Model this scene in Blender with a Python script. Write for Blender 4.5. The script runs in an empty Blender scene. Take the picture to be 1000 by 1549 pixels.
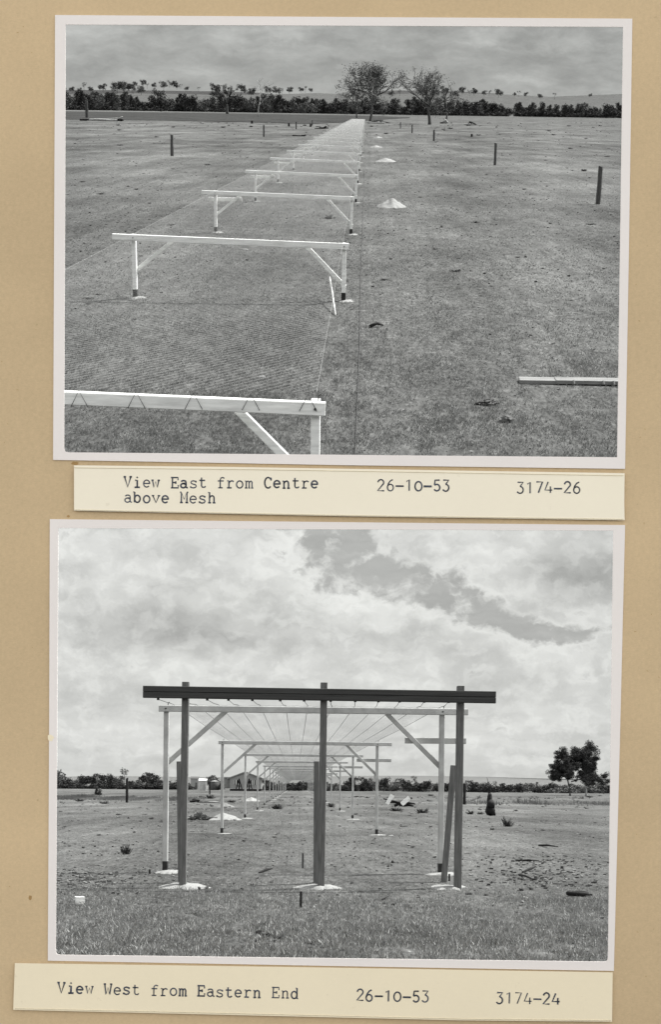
import bpy, math, random
import numpy as np
from mathutils import Vector, Matrix, noise as mnoise
sc = bpy.context.scene
col = sc.collection
R = math.radians
# ------------------------------------------------------------------ camera
F = 2600.0            # focal length in units where the picture is 1549 high
PX, PY = 500.0, 1186.0
CAMZ = 1.6
cd = bpy.data.cameras.new('camera'); cam = bpy.data.objects.new('camera', cd); col.objects.link(cam)
cam.location = (0, 0, CAMZ); cam.rotation_euler = (R(90), 0, 0)
cd.sensor_fit = 'VERTICAL'; cd.sensor_height = 24; cd.lens = 24*F/1549
cd.shift_y = (PY-774.5)/1549; cd.shift_x = 0
cd.clip_start = 0.5; cd.clip_end = 2.0e6
sc.camera = cam
# ------------------------------------------------------------------ light
SUN = Vector((.46, .25, .85)).normalized()
w = bpy.data.worlds.new('World'); sc.world = w; w.use_nodes = True
nt = w.node_tree; nt.nodes.clear()
sk = nt.nodes.new('ShaderNodeTexSky'); sk.sky_type = 'NISHITA'; sk.sun_disc = False
sk.sun_elevation = math.asin(SUN.z); sk.sun_rotation = math.atan2(SUN.x, SUN.y)
sk.dust_density = 2.0
bw = nt.nodes.new('ShaderNodeRGBToBW'); bg = nt.nodes.new('ShaderNodeBackground'); bg.inputs[1].default_value = .15
wo = nt.nodes.new('ShaderNodeOutputWorld')
nt.links.new(sk.outputs[0], bw.inputs[0]); nt.links.new(bw.outputs[0], bg.inputs[0]); nt.links.new(bg.outputs[0], wo.inputs[0])
sl = bpy.data.lights.new('sun', 'SUN'); sl.energy = 2.4; sl.angle = R(.6); sl.color = (1, .985, .96)
so = bpy.data.objects.new('sun', sl); col.objects.link(so); so.rotation_euler = SUN.to_track_quat('Z', 'Y').to_euler()
sc.view_settings.view_transform = 'Standard'; sc.view_settings.look = 'None'
sc.view_settings.gamma = 1; sc.view_settings.use_curve_mapping = False
EXPO = 1.85
sc.view_settings.exposure = EXPO
EG = 2**EXPO

# ------------------------------------------------------------------ the two places
def cdir(px, py): return Vector(((px-PX)/F, 1, (PY-py)/F))
class Place:
    def __init__(s, vx, vy, slope, H, K):
        f = cdir(vx, vy).normalized(); d2 = cdir(vx+100, vy+100*slope)
        up = d2.cross(f).normalized(); rt = f.cross(up).normalized()
        s.R = Matrix((rt, f, up)).transposed(); s.H = H; s.K = K
        s.M = Matrix.Translation((0, 0, CAMZ)) @ s.R.to_4x4() @ Matrix.Scale(K, 4) @ Matrix.Translation((0, 0, -H))
    def ld(s, px, py): return s.R.transposed() @ cdir(px, py)
    def gp(s, px, py):                    # ground point under a direction
        d = s.ld(px, py); t = -s.H/d.z
        return d.x*t, d.y*t
    def at(s, px, py, y):                 # local x, z at depth y
        d = s.ld(px, py); t = y/d.y
        return d.x*t, s.H+d.z*t
    def put(s, o, x=0, y=0, z=0, rz=0, sx=1, sy=None, sz=None):
        sy = sx if sy is None else sy; sz = sx if sz is None else sz
        o.matrix_world = s.M @ Matrix.Translation((x, y, z)) @ Matrix.Rotation(rz, 4, 'Z') @ Matrix.Diagonal((sx, sy, sz, 1))
U = Place(554, 169, .015, 4.09, 40.0)      # upper photograph: looking along the top of the mesh
L = Place(448, 1186, .009, 1.6, 1.0)       # lower photograph: looking along under the mesh

# ------------------------------------------------------------------ materials
def mat(name):
    m = bpy.data.materials.new(name); m.use_nodes = True
    b = m.node_tree.nodes['Principled BSDF']; b.inputs['Specular IOR Level'].default_value = .15
    b.inputs['Roughness'].default_value = .85
    return m, m.node_tree, b
def nd(nt, t, **kw):
    n = nt.nodes.new(t)
    for k, v in kw.items():
        if k.startswith('i_'): n.inputs[int(k[2:])].default_value = v
        else: setattr(n, k, v)
    return n
def g(v, tint=(.985, 1.0, .975)): return (v*tint[0], v*tint[1], v*tint[2], 1)
def ramp(nt, src, stops, tint=(.985, 1.0, .975)):
    r = nt.nodes.new('ShaderNodeValToRGB'); e = r.color_ramp.elements
    while len(e) < len(stops): e.new(.5)
    for i, (p, v) in enumerate(stops):
        e[i].position = p; e[i].color = g(v, tint) if not isinstance(v, tuple) else (*v, 1)
    nt.links.new(src, r.inputs[0]); return r
def noise(nt, vec, scale, detail=4, rough=.6):
    n = nd(nt, 'ShaderNodeTexNoise'); n.inputs['Scale'].default_value = scale
    n.inputs['Detail'].default_value = detail; n.inputs['Roughness'].default_value = rough
    nt.links.new(vec, n.inputs['Vector']); return n
def math2(nt, op, a, b=None, clamp=False):
    n = nd(nt, 'ShaderNodeMath', operation=op); n.use_clamp = clamp
    for i, v in enumerate((a, b)):
        if v is None: continue
        if isinstance(v, (int, float)): n.inputs[i].default_value = v
        else: nt.links.new(v, n.inputs[i])
    return n.outputs[0]
def simple(name, v0, v1, scale=3, bump=.3, dist=.01, tint=(.985, 1.0, .975), stretch=(1, 1, 1), rough=.85, detail=6):
    m, nt, b = mat(name)
    tc = nd(nt, 'ShaderNodeTexCoord'); mp = nd(nt, 'ShaderNodeMapping'); mp.inputs['Scale'].default_value = stretch
    nt.links.new(tc.outputs['Object'], mp.inputs[0])
    n = noise(nt, mp.outputs[0], scale, detail, .65)
    r = ramp(nt, n.outputs[0], [(.3, v0), (.7, v1)], tint)
    nt.links.new(r.outputs[0], b.inputs['Base Color'])
    if bump:
        bp = nd(nt, 'ShaderNodeBump'); bp.inputs['Strength'].default_value = bump; bp.inputs['Distance'].default_value = dist
        nt.links.new(n.outputs[0], bp.inputs['Height']); nt.links.new(bp.outputs[0], b.inputs['Normal'])
    b.inputs['Roughness'].default_value = rough
    return m
def scaled(nt, vec, s):
    mp = nd(nt, 'ShaderNodeMapping'); mp.inputs['Scale'].default_value = s; nt.links.new(vec, mp.inputs[0]); return mp.outputs[0]
def ground_mat(name, lo, hi, ystretch, K, spots=True, far_lo=None):
    m, nt, b = mat(name)
    tc = nd(nt, 'ShaderNodeTexCoord'); mp = nd(nt, 'ShaderNodeMapping'); mp.inputs['Scale'].default_value = (1, 1/ystretch, 1)
    nt.links.new(tc.outputs['Object'], mp.inputs[0]); v = mp.outputs[0]
    n1 = noise(nt, v, .28, 6, .62); n2 = noise(nt, v, 3.2, 8, .78); n3 = noise(nt, v, 14, 5, .75); n4 = noise(nt, v, .03, 3, .5)
    s = math2(nt, 'ADD', math2(nt, 'MULTIPLY', n1.outputs[0], .62), math2(nt, 'MULTIPLY', n2.outputs[0], .75))
    s = math2(nt, 'ADD', s, math2(nt, 'MULTIPLY', n3.outputs[0], 1.1))
    s = math2(nt, 'ADD', s, math2(nt, 'MULTIPLY', n4.outputs[0], .35))
    tk_ = noise(nt, scaled(nt, tc.outputs['Object'], (2.0, .02, 1)), 1.0, 4, .6); pt_ = noise(nt, v, .09, 5, .65)
    s = math2(nt, 'ADD', s, math2(nt, 'MULTIPLY', tk_.outputs[0], .22)); s = math2(nt, 'ADD', s, math2(nt, 'MULTIPLY', pt_.outputs[0], .75))
    s = math2(nt, 'DIVIDE', s, 3.79)
    r = ramp(nt, s, [(.43, lo*.5), (.475, lo), (.52, (lo+hi)/2), (.56, hi*1.15)])
    cur = r.outputs[0]
    if spots:
        n5 = noise(nt, v, 1.1, 7, .72); r5 = ramp(nt, n5.outputs[0], [(.62, 0.0), (.70, .8)])
        mx = nd(nt, 'ShaderNodeMixRGB'); nt.links.new(r5.outputs[0], mx.inputs[0]); nt.links.new(cur, mx.inputs[1]); mx.inputs[2].default_value = g(lo*.5); cur = mx.outputs[0]
        n6 = noise(nt, v, .9, 8, .75); r6 = ramp(nt, n6.outputs[0], [(.27, .6), (.36, 0.0)])
        mx = nd(nt, 'ShaderNodeMixRGB'); nt.links.new(r6.outputs[0], mx.inputs[0]); nt.links.new(cur, mx.inputs[1]); mx.inputs[2].default_value = g(hi*1.5); cur = mx.outputs[0]
    nt.links.new(cur, b.inputs['Base Color'])
    bp = nd(nt, 'ShaderNodeBump'); bp.inputs['Strength'].default_value = .6; bp.inputs['Distance'].default_value = .035*K
    nt.links.new(s, bp.inputs['Height']); nt.links.new(bp.outputs[0], b.inputs['Normal'])
    b.inputs['Roughness'].default_value = 1; b.inputs['Specular IOR Level'].default_value = 0
    return m
M = {}
M['grass_u'] = ground_mat('dry_turf', .062, .126, 4.2, 40)
M['grass_l'] = ground_mat('short_turf', .058, .12, 4.2, 1)
M['dark_strip'] = ground_mat('dark_field_ground', .035, .055, 3, 40, False)
M['pale_field'] = ground_mat('pale_field_turf', .09, .12, 3, 40, False)
M['whitewash'] = simple('whitewashed_timber', .5, .82, 5, .5, .1, stretch=(.35, 2, 3))
M['whitewash2'] = simple('backlit_grey_whitewash', .24, .42, 2.6, .3, .004)  # whitewash greyed to carry the backlit shade of the lower trestles; shed wall too
M['black_foot'] = simple('tarred_foot', .015, .03, 9, .2, .003)
M['dark_timber'] = simple('dark_stained_timber', .06, .14, 6, .6, .01, stretch=(6, 6, .5))
M['beam_timber'] = simple('dark_oiled_timber', .028, .05, 5, .4, .004, stretch=(.3, 6, 8))
M['post_timber'] = simple('grey_split_timber', .03, .08, 6, .6, .01, stretch=(3, 3, .8))
M['char'] = simple('charred_wood', .006, .02, 8, .8, .02)
M['sand'] = simple('pale_sand', .15, .24, 3.5, .6, .03)
M['sand_u'] = simple('pale_sand_heap', .11, .22, 3.5, .6, .8)
M['heap_l'] = simple('grey_sand_heap', .13, .22, 3.5, .6, .03)
M['stone'] = simple('rubble_stone', .07, .15, 4, .5, .01)
M['board'] = simple('weathered_board', .09, .15, 3, .4, .01, stretch=(.6, 4, 4))
M['board_pale'] = simple('pale_weathered_board', .1, .2, 3, .5, .2, stretch=(.6, 3, 4))
M['bark'] = simple('grey_bark', .03, .08, 1.4, .6, .03, stretch=(1, 1, .25))
M['bark_pale'] = simple('bleached_bark', .2, .36, 1.5, .5, .03, stretch=(1, 1, .25))
M['leaf'] = simple('gum_leaves', .055, .14, .5, 0)
M['leaf_dark'] = simple('dark_foliage', .014, .04, .4, 0)
M['leaf_mid'] = simple('hazy_foliage', .06, .1, .35, 0)
M['tuft'] = simple('dark_tussock', .02, .05, 5, 0)
M['blade_u'] = simple('grass_blades_dry', .1, .29, 9, 0, detail=8)
M['blade_l'] = simple('grass_blades', .1, .36, 9, 0, detail=8)
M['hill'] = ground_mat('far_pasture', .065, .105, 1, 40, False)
M['hill_dark'] = simple('far_scrub_slope', .012, .02, .02, 0)
M['hill_l'] = simple('hazed_distant_range', .085, .1, .02, 0)  # distance haze is put into this pale hill colour
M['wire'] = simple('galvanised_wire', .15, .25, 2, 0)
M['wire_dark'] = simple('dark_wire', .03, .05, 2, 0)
M['wall'] = simple('painted_weatherboard', .2, .26, 2, .2, .01)
M['roof'] = simple('iron_roofing', .16, .24, 2, .2, .01)
M['roof_pale'] = simple('pale_iron_roofing', .6, .75, 2, .2, .01)
M['dark'] = simple('dark_opening', .01, .02, 2, 0)
M['tank'] = simple('rusted_tank_iron', .05, .09, 2, 0)
# paper
def paper(name, c, var, fib=1.0, spots=0.0, sc0=1.5):
    m, nt, b = mat(name)
    tc = nd(nt, 'ShaderNodeTexCoord'); v = tc.outputs['Object']
    a = noise(nt, v, sc0, 6, .6); d = noise(nt, v, 45, 6, .75)
    mp = nd(nt, 'ShaderNodeMapping'); mp.inputs['Scale'].default_value = (1, 1, 3.5); nt.links.new(v, mp.inputs[0])
    f = noise(nt, mp.outputs[0], 60, 4, .8)
    s = math2(nt, 'ADD', math2(nt, 'MULTIPLY', a.outputs[0], .4), math2(nt, 'MULTIPLY', d.outputs[0], .3*fib))
    s = math2(nt, 'ADD', s, math2(nt, 'MULTIPLY', f.outputs[0], .3*fib)); s = math2(nt, 'DIVIDE', s, .4+.6*fib)
    c0 = tuple(x*(1-var) for x in c); c1 = tuple(min(.97, x*(1+var)) for x in c)
    r = ramp(nt, s, [(.33, c0), (.67, c1)]); cur = r.outputs[0]
    if spots:
        n = noise(nt, v, 26, 3, .6); rr = ramp(nt, n.outputs[0], [(.69, 0.0), (.76, spots)])
        mx = nd(nt, 'ShaderNodeMixRGB'); nt.links.new(rr.outputs[0], mx.inputs[0]); nt.links.new(cur, mx.inputs[1])
        mx.inputs[2].default_value = (c[0]*.55, c[1]*.5, c[2]*.42, 1); cur = mx.outputs[0]
    nt.links.new(cur, b.inputs['Base Color'])
    bp = nd(nt, 'ShaderNodeBump'); bp.inputs['Strength'].default_value = .12; bp.inputs['Distance'].default_value = .004
    nt.links.new(s, bp.inputs['Height']); nt.links.new(bp.outputs[0], b.inputs['Normal'])
    b.inputs['Specular IOR Level'].default_value = .05; b.inputs['Roughness'].default_value = .9
    return m
M['page'] = paper('brown_album_card', (.61, .465, .285), .19, 1.0, .45, .8)
M['print'] = paper('white_print_border', (.87, .82, .785), .03, .5)
M['print_edge'] = paper('darkened_print_edge', (.45, .46, .43), .1, .5)
M['slip'] = paper('cream_caption_slip', (.95, .875, .71), .03, .6, .15)
M['slip2'] = paper('yellowed_caption_slip', (.92, .82, .61), .04, .6, .15)
M['slip_edge'] = paper('worn_slip_edge', (.70, .62, .45), .1, .6)
M['ink'] = simple('typewriter_ink', .03, .13, 28, 0, tint=(.85, .95, 1.2))
M['stain'] = paper('glue_stain', (.42, .27, .12), .2, 1)

# ------------------------------------------------------------------ mesh helpers
class MB:
    def __init__(s): s.v = []; s.f = []
    def add(s, vs, fs):
        n = len(s.v); s.v += [tuple(a) for a in vs]; s.f += [tuple(i+n for i in f) for f in fs]; return s
    def box(s, c, d, rot=None, jit=0):
        vs = []
        for z in (-1, 1):
            for y in (-1, 1):
                for x in (-1, 1):
                    p = Vector((x*d[0]/2, y*d[1]/2, z*d[2]/2))
                    if jit: p += Vector([random.uniform(-jit, jit) for _ in range(3)])
                    if rot is not None: p = rot @ p
                    vs.append(p+Vector(c))
        return s.add(vs, [(0, 2, 3, 1), (4, 5, 7, 6), (0, 1, 5, 4), (2, 6, 7, 3), (0, 4, 6, 2), (1, 3, 7, 5)])
    def bar(s, a, b, wd, dp, bev=True):      # rectangular timber from a to b; wd across, dp along y
        a = Vector(a); b = Vector(b); d = (b-a); l = d.length; d.normalize()
        y = Vector((0, 1, 0)); x = d.cross(y)
        if x.length < 1e-4: x = Vector((1, 0, 0)); y = d.cross(x)
        x.normalize(); y = x.cross(d).normalized()
        c = min(wd, dp)*.08 if bev else 0
        prof = [(wd/2-c, dp/2), (wd/2, dp/2-c), (wd/2, -dp/2+c), (wd/2-c, -dp/2), (-wd/2+c, -dp/2), (-wd/2, -dp/2+c), (-wd/2, dp/2-c), (-wd/2+c, dp/2)]
        vs = [a+x*p+y*q for p, q in prof]+[b+x*p+y*q for p, q in prof]
        fs = [(i, (i+1) % 8, (i+1) % 8+8, i+8) for i in range(8)]+[tuple(range(7, -1, -1)), tuple(range(8, 16))]
        return s.add(vs, fs)
    def tube(s, pts, rad, n=6, flat=None):
        pts = [Vector(p) for p in pts]; m = len(pts)
        rs = rad if isinstance(rad, (list, tuple)) else [rad]*m
        vs = []; ref = None
        for i, p in enumerate(pts):
            d = (pts[min(i+1, m-1)]-pts[max(i-1, 0)]).normalized()
            if ref is None:
                ref = Vector((0, 1, 0)) if abs(d.y) < .9 else Vector((1, 0, 0))
            a = d.cross(ref)
            if a.length < 1e-5: a = d.cross(Vector((1, .3, .2)))
            a.normalize(); b = a.cross(d).normalized(); ref = b
            for k in range(n):
                t = 2*math.pi*k/n; vs.append(p+a*math.cos(t)*rs[i]+b*math.sin(t)*rs[i]*(flat or 1))
        fs = [(i*n+k, i*n+(k+1) % n, (i+1)*n+(k+1) % n, (i+1)*n+k) for i in range(m-1) for k in range(n)]
        fs += [tuple(range(n-1, -1, -1)), tuple((m-1)*n+k for k in range(n))]
        return s.add(vs, fs)
    def mesh(s, name, m, smooth=False):
        me = bpy.data.meshes.new(name); me.from_pydata([tuple(v) for v in s.v], [], s.f); me.materials.append(m); me.update()
        if smooth: me.polygons.foreach_set('use_smooth', [True]*len(me.polygons))
        return me
    def obj(s, name, m, parent=None, smooth=False): return link(name, s.mesh(name, m, smooth), parent)
def link(name, me, parent=None):
    o = bpy.data.objects.new(name, me); col.objects.link(o)
    if parent: o.parent = parent
    return o
def tag(o, label=None, cat=None, group=None, kind=None):
    if label: o['label'] = label
    if cat: o['category'] = cat
    if group: o['group'] = group
    if kind: o['kind'] = kind
    return o
def empty(name, label, cat, group=None):
    o = bpy.data.objects.new(name, None); col.objects.link(o); o.empty_display_size = .3
    return tag(o, label, cat, group)
def copy_tree(o, parent=None):
    c = o.copy(); col.objects.link(c); c.parent = parent
    for ch in [q for q in o.children]: copy_tree(ch, c)
    return c
def np_mesh(name, V, Fq, m):
    me = bpy.data.meshes.new(name); n = len(V); k = Fq.shape[1]
    me.vertices.add(n); me.vertices.foreach_set('co', V.astype(np.float32).ravel())
    me.loops.add(Fq.size); me.loops.foreach_set('vertex_index', Fq.astype(np.int32).ravel())
    me.polygons.add(len(Fq)); me.polygons.foreach_set('loop_start', np.arange(0, Fq.size, k, dtype=np.int32))
    me.update(calc_edges=True); me.validate(); me.materials.append(m); return me

# ------------------------------------------------------------------ skies
def sky_mat(name, builder):
    m = bpy.data.materials.new(name); m.use_nodes = True; nt = m.node_tree; nt.nodes.clear()
    out = nd(nt, 'ShaderNodeOutputMaterial'); em = nd(nt, 'ShaderNodeEmission'); nt.links.new(em.outputs[0], out.inputs[0])
    uv = nd(nt, 'ShaderNodeUVMap'); uv.uv_map = 'bearing'
    c = builder(nt, uv.outputs[0]); nt.links.new(c, em.inputs[0]); em.inputs[1].default_value = 1/EG
    return m
def smooth_blob(nt, vec, cx, cy, rx, ry, ang=0, soft=1.0):
    mp = nd(nt, 'ShaderNodeMapping'); mp.vector_type = 'TEXTURE'
    mp.inputs['Location'].default_value = (cx, cy, 0); mp.inputs['Rotation'].default_value = (0, 0, ang); mp.inputs['Scale'].default_value = (rx, ry, 1)
    nt.links.new(vec, mp.inputs[0])
    ln = nd(nt, 'ShaderNodeVectorMath', operation='LENGTH'); nt.links.new(mp.outputs[0], ln.inputs[0])
    mr = nd(nt, 'ShaderNodeMapRange'); mr.interpolation_type = 'SMOOTHSTEP'
    mr.inputs[1].default_value = max(0, 1-soft*.6); mr.inputs[2].default_value = 1+soft*.6; mr.inputs[3].default_value = 1; mr.inputs[4].default_value = 0
    nt.links.new(ln.outputs['Value'], mr.inputs[0]); return mr.outputs[0]
def warp(nt, vec, scale, amt, detail=6):
    n = nd(nt, 'ShaderNodeTexNoise'); n.inputs['Scale'].default_value = scale; n.inputs['Detail'].default_value = detail; n.inputs['Roughness'].default_value = .6
    nt.links.new(vec, n.inputs['Vector'])
    a = nd(nt, 'ShaderNodeVectorMath', operation='SUBTRACT'); nt.links.new(n.outputs['Color'], a.inputs[0]); a.inputs[1].default_value = (.5, .5, .5)
    b = nd(nt, 'ShaderNodeVectorMath', operation='SCALE'); nt.links.new(a.outputs[0], b.inputs[0]); b.inputs['Scale'].default_value = amt
    c = nd(nt, 'ShaderNodeVectorMath', operation='ADD'); nt.links.new(vec, c.inputs[0]); nt.links.new(b.outputs[0], c.inputs[1]); return c.outputs[0]
def lerp(nt, f, a, b):
    return math2(nt, 'ADD', a, math2(nt, 'MULTIPLY', f, math2(nt, 'SUBTRACT', b, a)))
def gray(nt, v, tint):
    cb = nd(nt, 'ShaderNodeCombineColor')
    for i in range(3): nt.links.new(math2(nt, 'MULTIPLY', v, tint[i]), cb.inputs[i])
    return cb.outputs[0]
# bearings: x = 100ths of radians-like tangent from the row's axis, y the same above the horizon
def sky_upper(nt, uv):
    v = warp(nt, uv, .5, .9)
    st = scaled(nt, v, (.28, 1.0, 1)); a = noise(nt, st, .9, 8, .62)
    base = ramp(nt, a.outputs[0], [(.32, .30), (.46, .36), (.58, .42), (.70, .50)]); b1 = nd(nt, 'ShaderNodeRGBToBW'); nt.links.new(base.outputs[0], b1.inputs[0])
    cur = b1.outputs[0]
    for cx, cy, rx, ry, q in ((-4.2, 3.9, 1.1, .5, .12), (-7.7, 3.7, .9, .8, .07), (-15, 4.2, 2.2, 1.4, .12), (10.3, 3.7, 1.5, .45, .1), (6.5, 3.9, 1, .4, .08), (-9.5, 3.3, 2.5, .6, .05), (-2.5, 3.0, 2.5, .5, .04), (1.5, 3.8, 2, .4, .04)):
        v2 = warp(nt, uv, 1.4, 1.5, 8)
        bl = smooth_blob(nt, v2, cx, cy, rx, ry, 0, 1.3); cur = math2(nt, 'ADD', cur, math2(nt, 'MULTIPLY', bl, q))
    hz = smooth_blob(nt, uv, 0, 1.0, 60, 1.0, 0, 1.2); cur = math2(nt, 'ADD', cur, math2(nt, 'MULTIPLY', hz, .035))
    return gray(nt, cur, (.985, 1, .965))
def sky_lower(nt, uv):
    v = warp(nt, uv, .45, 1.6, 5); vf = warp(nt, v, 2.2, .22, 4)
    # cloud deck with flattening bases near the horizon
    st = scaled(nt, vf, (.26, .6, 1)); a = noise(nt, st, .9, 9, .55)
    st2 = scaled(nt, vf, (.16, 1.3, 1)); a2 = noise(nt, st2, .9, 8, .55)
    low = smooth_blob(nt, uv, 0, 0, 80, 4.6, 0, 1.3)
    n = lerp(nt, low, a.outputs[0], a2.outputs[0])
    bl_ = noise(nt, scaled(nt, vf, (.33, .5, 1)), 1.0, 6, .55)
    bil = math2(nt, 'ABSOLUTE', math2(nt, 'SUBTRACT', math2(nt, 'MULTIPLY', bl_.outputs[0], 2.0), 1.0))     # billows
    n = math2(nt, 'SUBTRACT', n, math2(nt, 'MULTIPLY', math2(nt, 'SUBTRACT', .3, bil), .16))
    cl = ramp(nt, n, [(.34, .60), (.43, .66), (.52, .715), (.62, .75)]); b1 = nd(nt, 'ShaderNodeRGBToBW'); nt.links.new(cl.outputs[0], b1.inputs[0]); cur = b1.outputs[0]
    for cx, cy, rx, ry, q, so in ((-9.5, 9.2, 4.2, 1.3, -.15, 1.4), (-3.5, 8.6, 5.2, 1.1, -.16, 1.4), (-5.5, 11.5, 5, 2.2, -.05, 1.4), (16.5, 12.6, 3.0, 2.0, -.28, 1.4), (8, 8.2, 3.6, .9, -.13, 1.3), (0.2, 13.6, .9, 2.2, .07, 1.2), (-11, 14, 3, 2, .03, 1.3), (14, 5.8, 4, .7, -.1, 1.3), (-10, 5.0, 5, .7, -.1, 1.3), (2, 5.2, 5, .6, -.07, 1.3), (4, 10.6, 4.5, 1.3, .06, 1.2), (-2.6, 13.6, 3.2, 1.6, .06, 1.3), (9, 14, 3, 1.0, .04, 1.2)):
        bl = smooth_blob(nt, v, cx, cy, rx, ry, 0, so); cur = math2(nt, 'ADD', cur, math2(nt, 'MULTIPLY', bl, q*.72))
    gap = None
    for cx, cy, rx, ry, ang in ((2.6, 14.0, 1.9, 1.7, -.35), (4.9, 12.4, 2.5, .8, -.25), (8.0, 11.4, 2.4, .7, -.3), (10.9, 10.2, 2.2, .6, -.45), (13.2, 9.2, 1.8, .5, -.3), (1.8, 15.6, 2.3, 1.3, 0), (16.2, 8.9, 1.4, .3, .2)):
        bl = smooth_blob(nt, v, cx, cy, rx*1.25, ry*1.6, ang, 1.6); gap = bl if gap is None else math2(nt, 'MAXIMUM', gap, bl)
    gn = noise(nt, scaled(nt, vf, (.7, 1.0, 1)), 1.0, 8, .55)
    gs = math2(nt, 'ADD', gap, math2(nt, 'MULTIPLY', math2(nt, 'SUBTRACT', gn.outputs[0], .5), 2.3))
    gm = nd(nt, 'ShaderNodeMapRange'); gm.interpolation_type = 'SMOOTHSTEP'; gm.inputs[1].default_value = .28; gm.inputs[2].default_value = .86; nt.links.new(gs, gm.inputs[0])
    rim = nd(nt, 'ShaderNodeMapRange'); rim.interpolation_type = 'SMOOTHSTEP'; rim.inputs[1].default_value = -.1; rim.inputs[2].default_value = .3; rim.inputs[4].default_value = .07; nt.links.new(gs, rim.inputs[0])
    cur = math2(nt, 'ADD', cur, rim.outputs[0]); gap = gm.outputs[0]
    skyv = math2(nt, 'ADD', math2(nt, 'MULTIPLY', a2.outputs[0], .25), .33)
    cur = lerp(nt, gap, cur, skyv)
    wc = math2(nt, 'MULTIPLY', math2(nt, 'SUBTRACT', gn.outputs[0], .5), .06); cur = math2(nt, 'ADD', cur, wc)
    hz = smooth_blob(nt, uv, 0, 0, 80, 1.3, 0, 1.2); cur = lerp(nt, math2(nt, 'MULTIPLY', hz, .5), cur, .56)
    return gray(nt, cur, (.99, 1, .965))
def sky_obj(P, rad, e0, e1, a0, a1, m, name):
    nu, nv = 64, 16; V = []; Fc = []; uvs = []
    for j in range(nv+1):
        e = e0+(e1-e0)*j/nv
        for i in range(nu+1):
            a = a0+(a1-a0)*i/nu; d = Vector((math.sin(a), math.cos(a), 0))
            V.append((d.x*rad, d.y*rad, P.H+rad*e)); uvs.append((100*math.tan(a) if abs(a) < 1.2 else 260*math.copysign(1, a), 100*e/math.cos(a) if abs(a) < 1.2 else 100*e/.36))
    for j in range(nv):
        for i in range(nu): b = j*(nu+1)+i; Fc.append((b, b+1, b+nu+2, b+nu+1))
    me = bpy.data.meshes.new(name); me.from_pydata(V, [], Fc); ul = me.uv_layers.new(name='bearing')
    for lp in me.loops: ul.data[lp.index].uv = uvs[lp.vertex_index]
    me.materials.append(m); o = link(name, me); P.put(o); tag(o, kind='structure'); return o
sky_obj(U, 8000, -.012, .16, -.9, .9, sky_mat('overcast_sky', sky_upper), 'sky')
sky_obj(L, 640, -.03, .168, -.9, .9, sky_mat('cumulus_sky', sky_lower), 'sky')

# ------------------------------------------------------------------ ground
def sheet(P, name, pts, z, m, zf=None):
    b = MB(); b.add([(x, y, z) for x, y in pts], [tuple(range(len(pts)))])
    o = b.obj(name, m); P.put(o); tag(o, kind='structure'); return o
def grid_ground(P, name, xs, ys, zf, m):
    V = [(x, y, zf(x, y)) for y in ys for x in xs]; n = len(xs)
    Fc = [(j*n+i, j*n+i+1, (j+1)*n+i+1, (j+1)*n+i) for j in range(len(ys)-1) for i in range(n-1)]
    b = MB(); b.add(V, Fc); o = b.obj(name, m, smooth=True); P.put(o); tag(o, kind='structure'); return o
y_near = U.gp(554, 742)[1]
sheet(U, 'ground', [(-1900, y_near), (1900, y_near), (3600, 5200), (-3600, 5200)], 0, M['grass_u'])
ysl = [-500, -60, 0, 8, 12]+[12+i*.5 for i in range(1, 60)]+[42+i*3 for i in range(1, 60)]+[260, 320, 400, 500, 632]
xsl = [-520, -120, -60]+[-40+i*1.0 for i in range(81)]+[60, 120, 520]
def zl(x, y):
    if y < 12 or y > 200 or abs(x) > 60: return 0
    return .03*mnoise.noise(Vector((x*.35, y*.18, 0)))*min(1, (y-12)/6)
grid_ground(L, 'ground', xsl, ysl, zl, M['grass_l'])
# darker far ground at the left and pale strip beyond it (upper photograph)
def strip(P, name, rows, m, z=.03):
    top = [P.gp(px, r) for px, r in rows[0]]; bot = [P.gp(px, r) for px, r in rows[1]]
    n = len(top); b = MB(); b.add([(x, y, z) for x, y in top]+[(x, y, z) for x, y in bot], [(i, n+i, n+i+1, i+1) for i in range(n-1)])
    o = b.obj(name, m); P.put(o); tag(o, kind='structure'); return o
strip(U, 'dark_field', ([(40, 168.2), (300, 171.0), (560, 175.2), (620, 177.4)], [(40, 180), (150, 183), (250, 182.5), (340, 186), (400, 187.5), (480, 189), (560, 188), (620, 178.5)][0:1]+[(250, 182.5), (480, 187.5), (620, 178.5)]), M['dark_strip'], .12)
strip(U, 'pale_field', ([(-60, 165.3), (300, 168.6), (600, 172.6), (1060, 179.6)], [(-60, 166.9), (300, 170.3), (600, 174.3), (1060, 181.8)]), M['pale_field'], .16)

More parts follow.
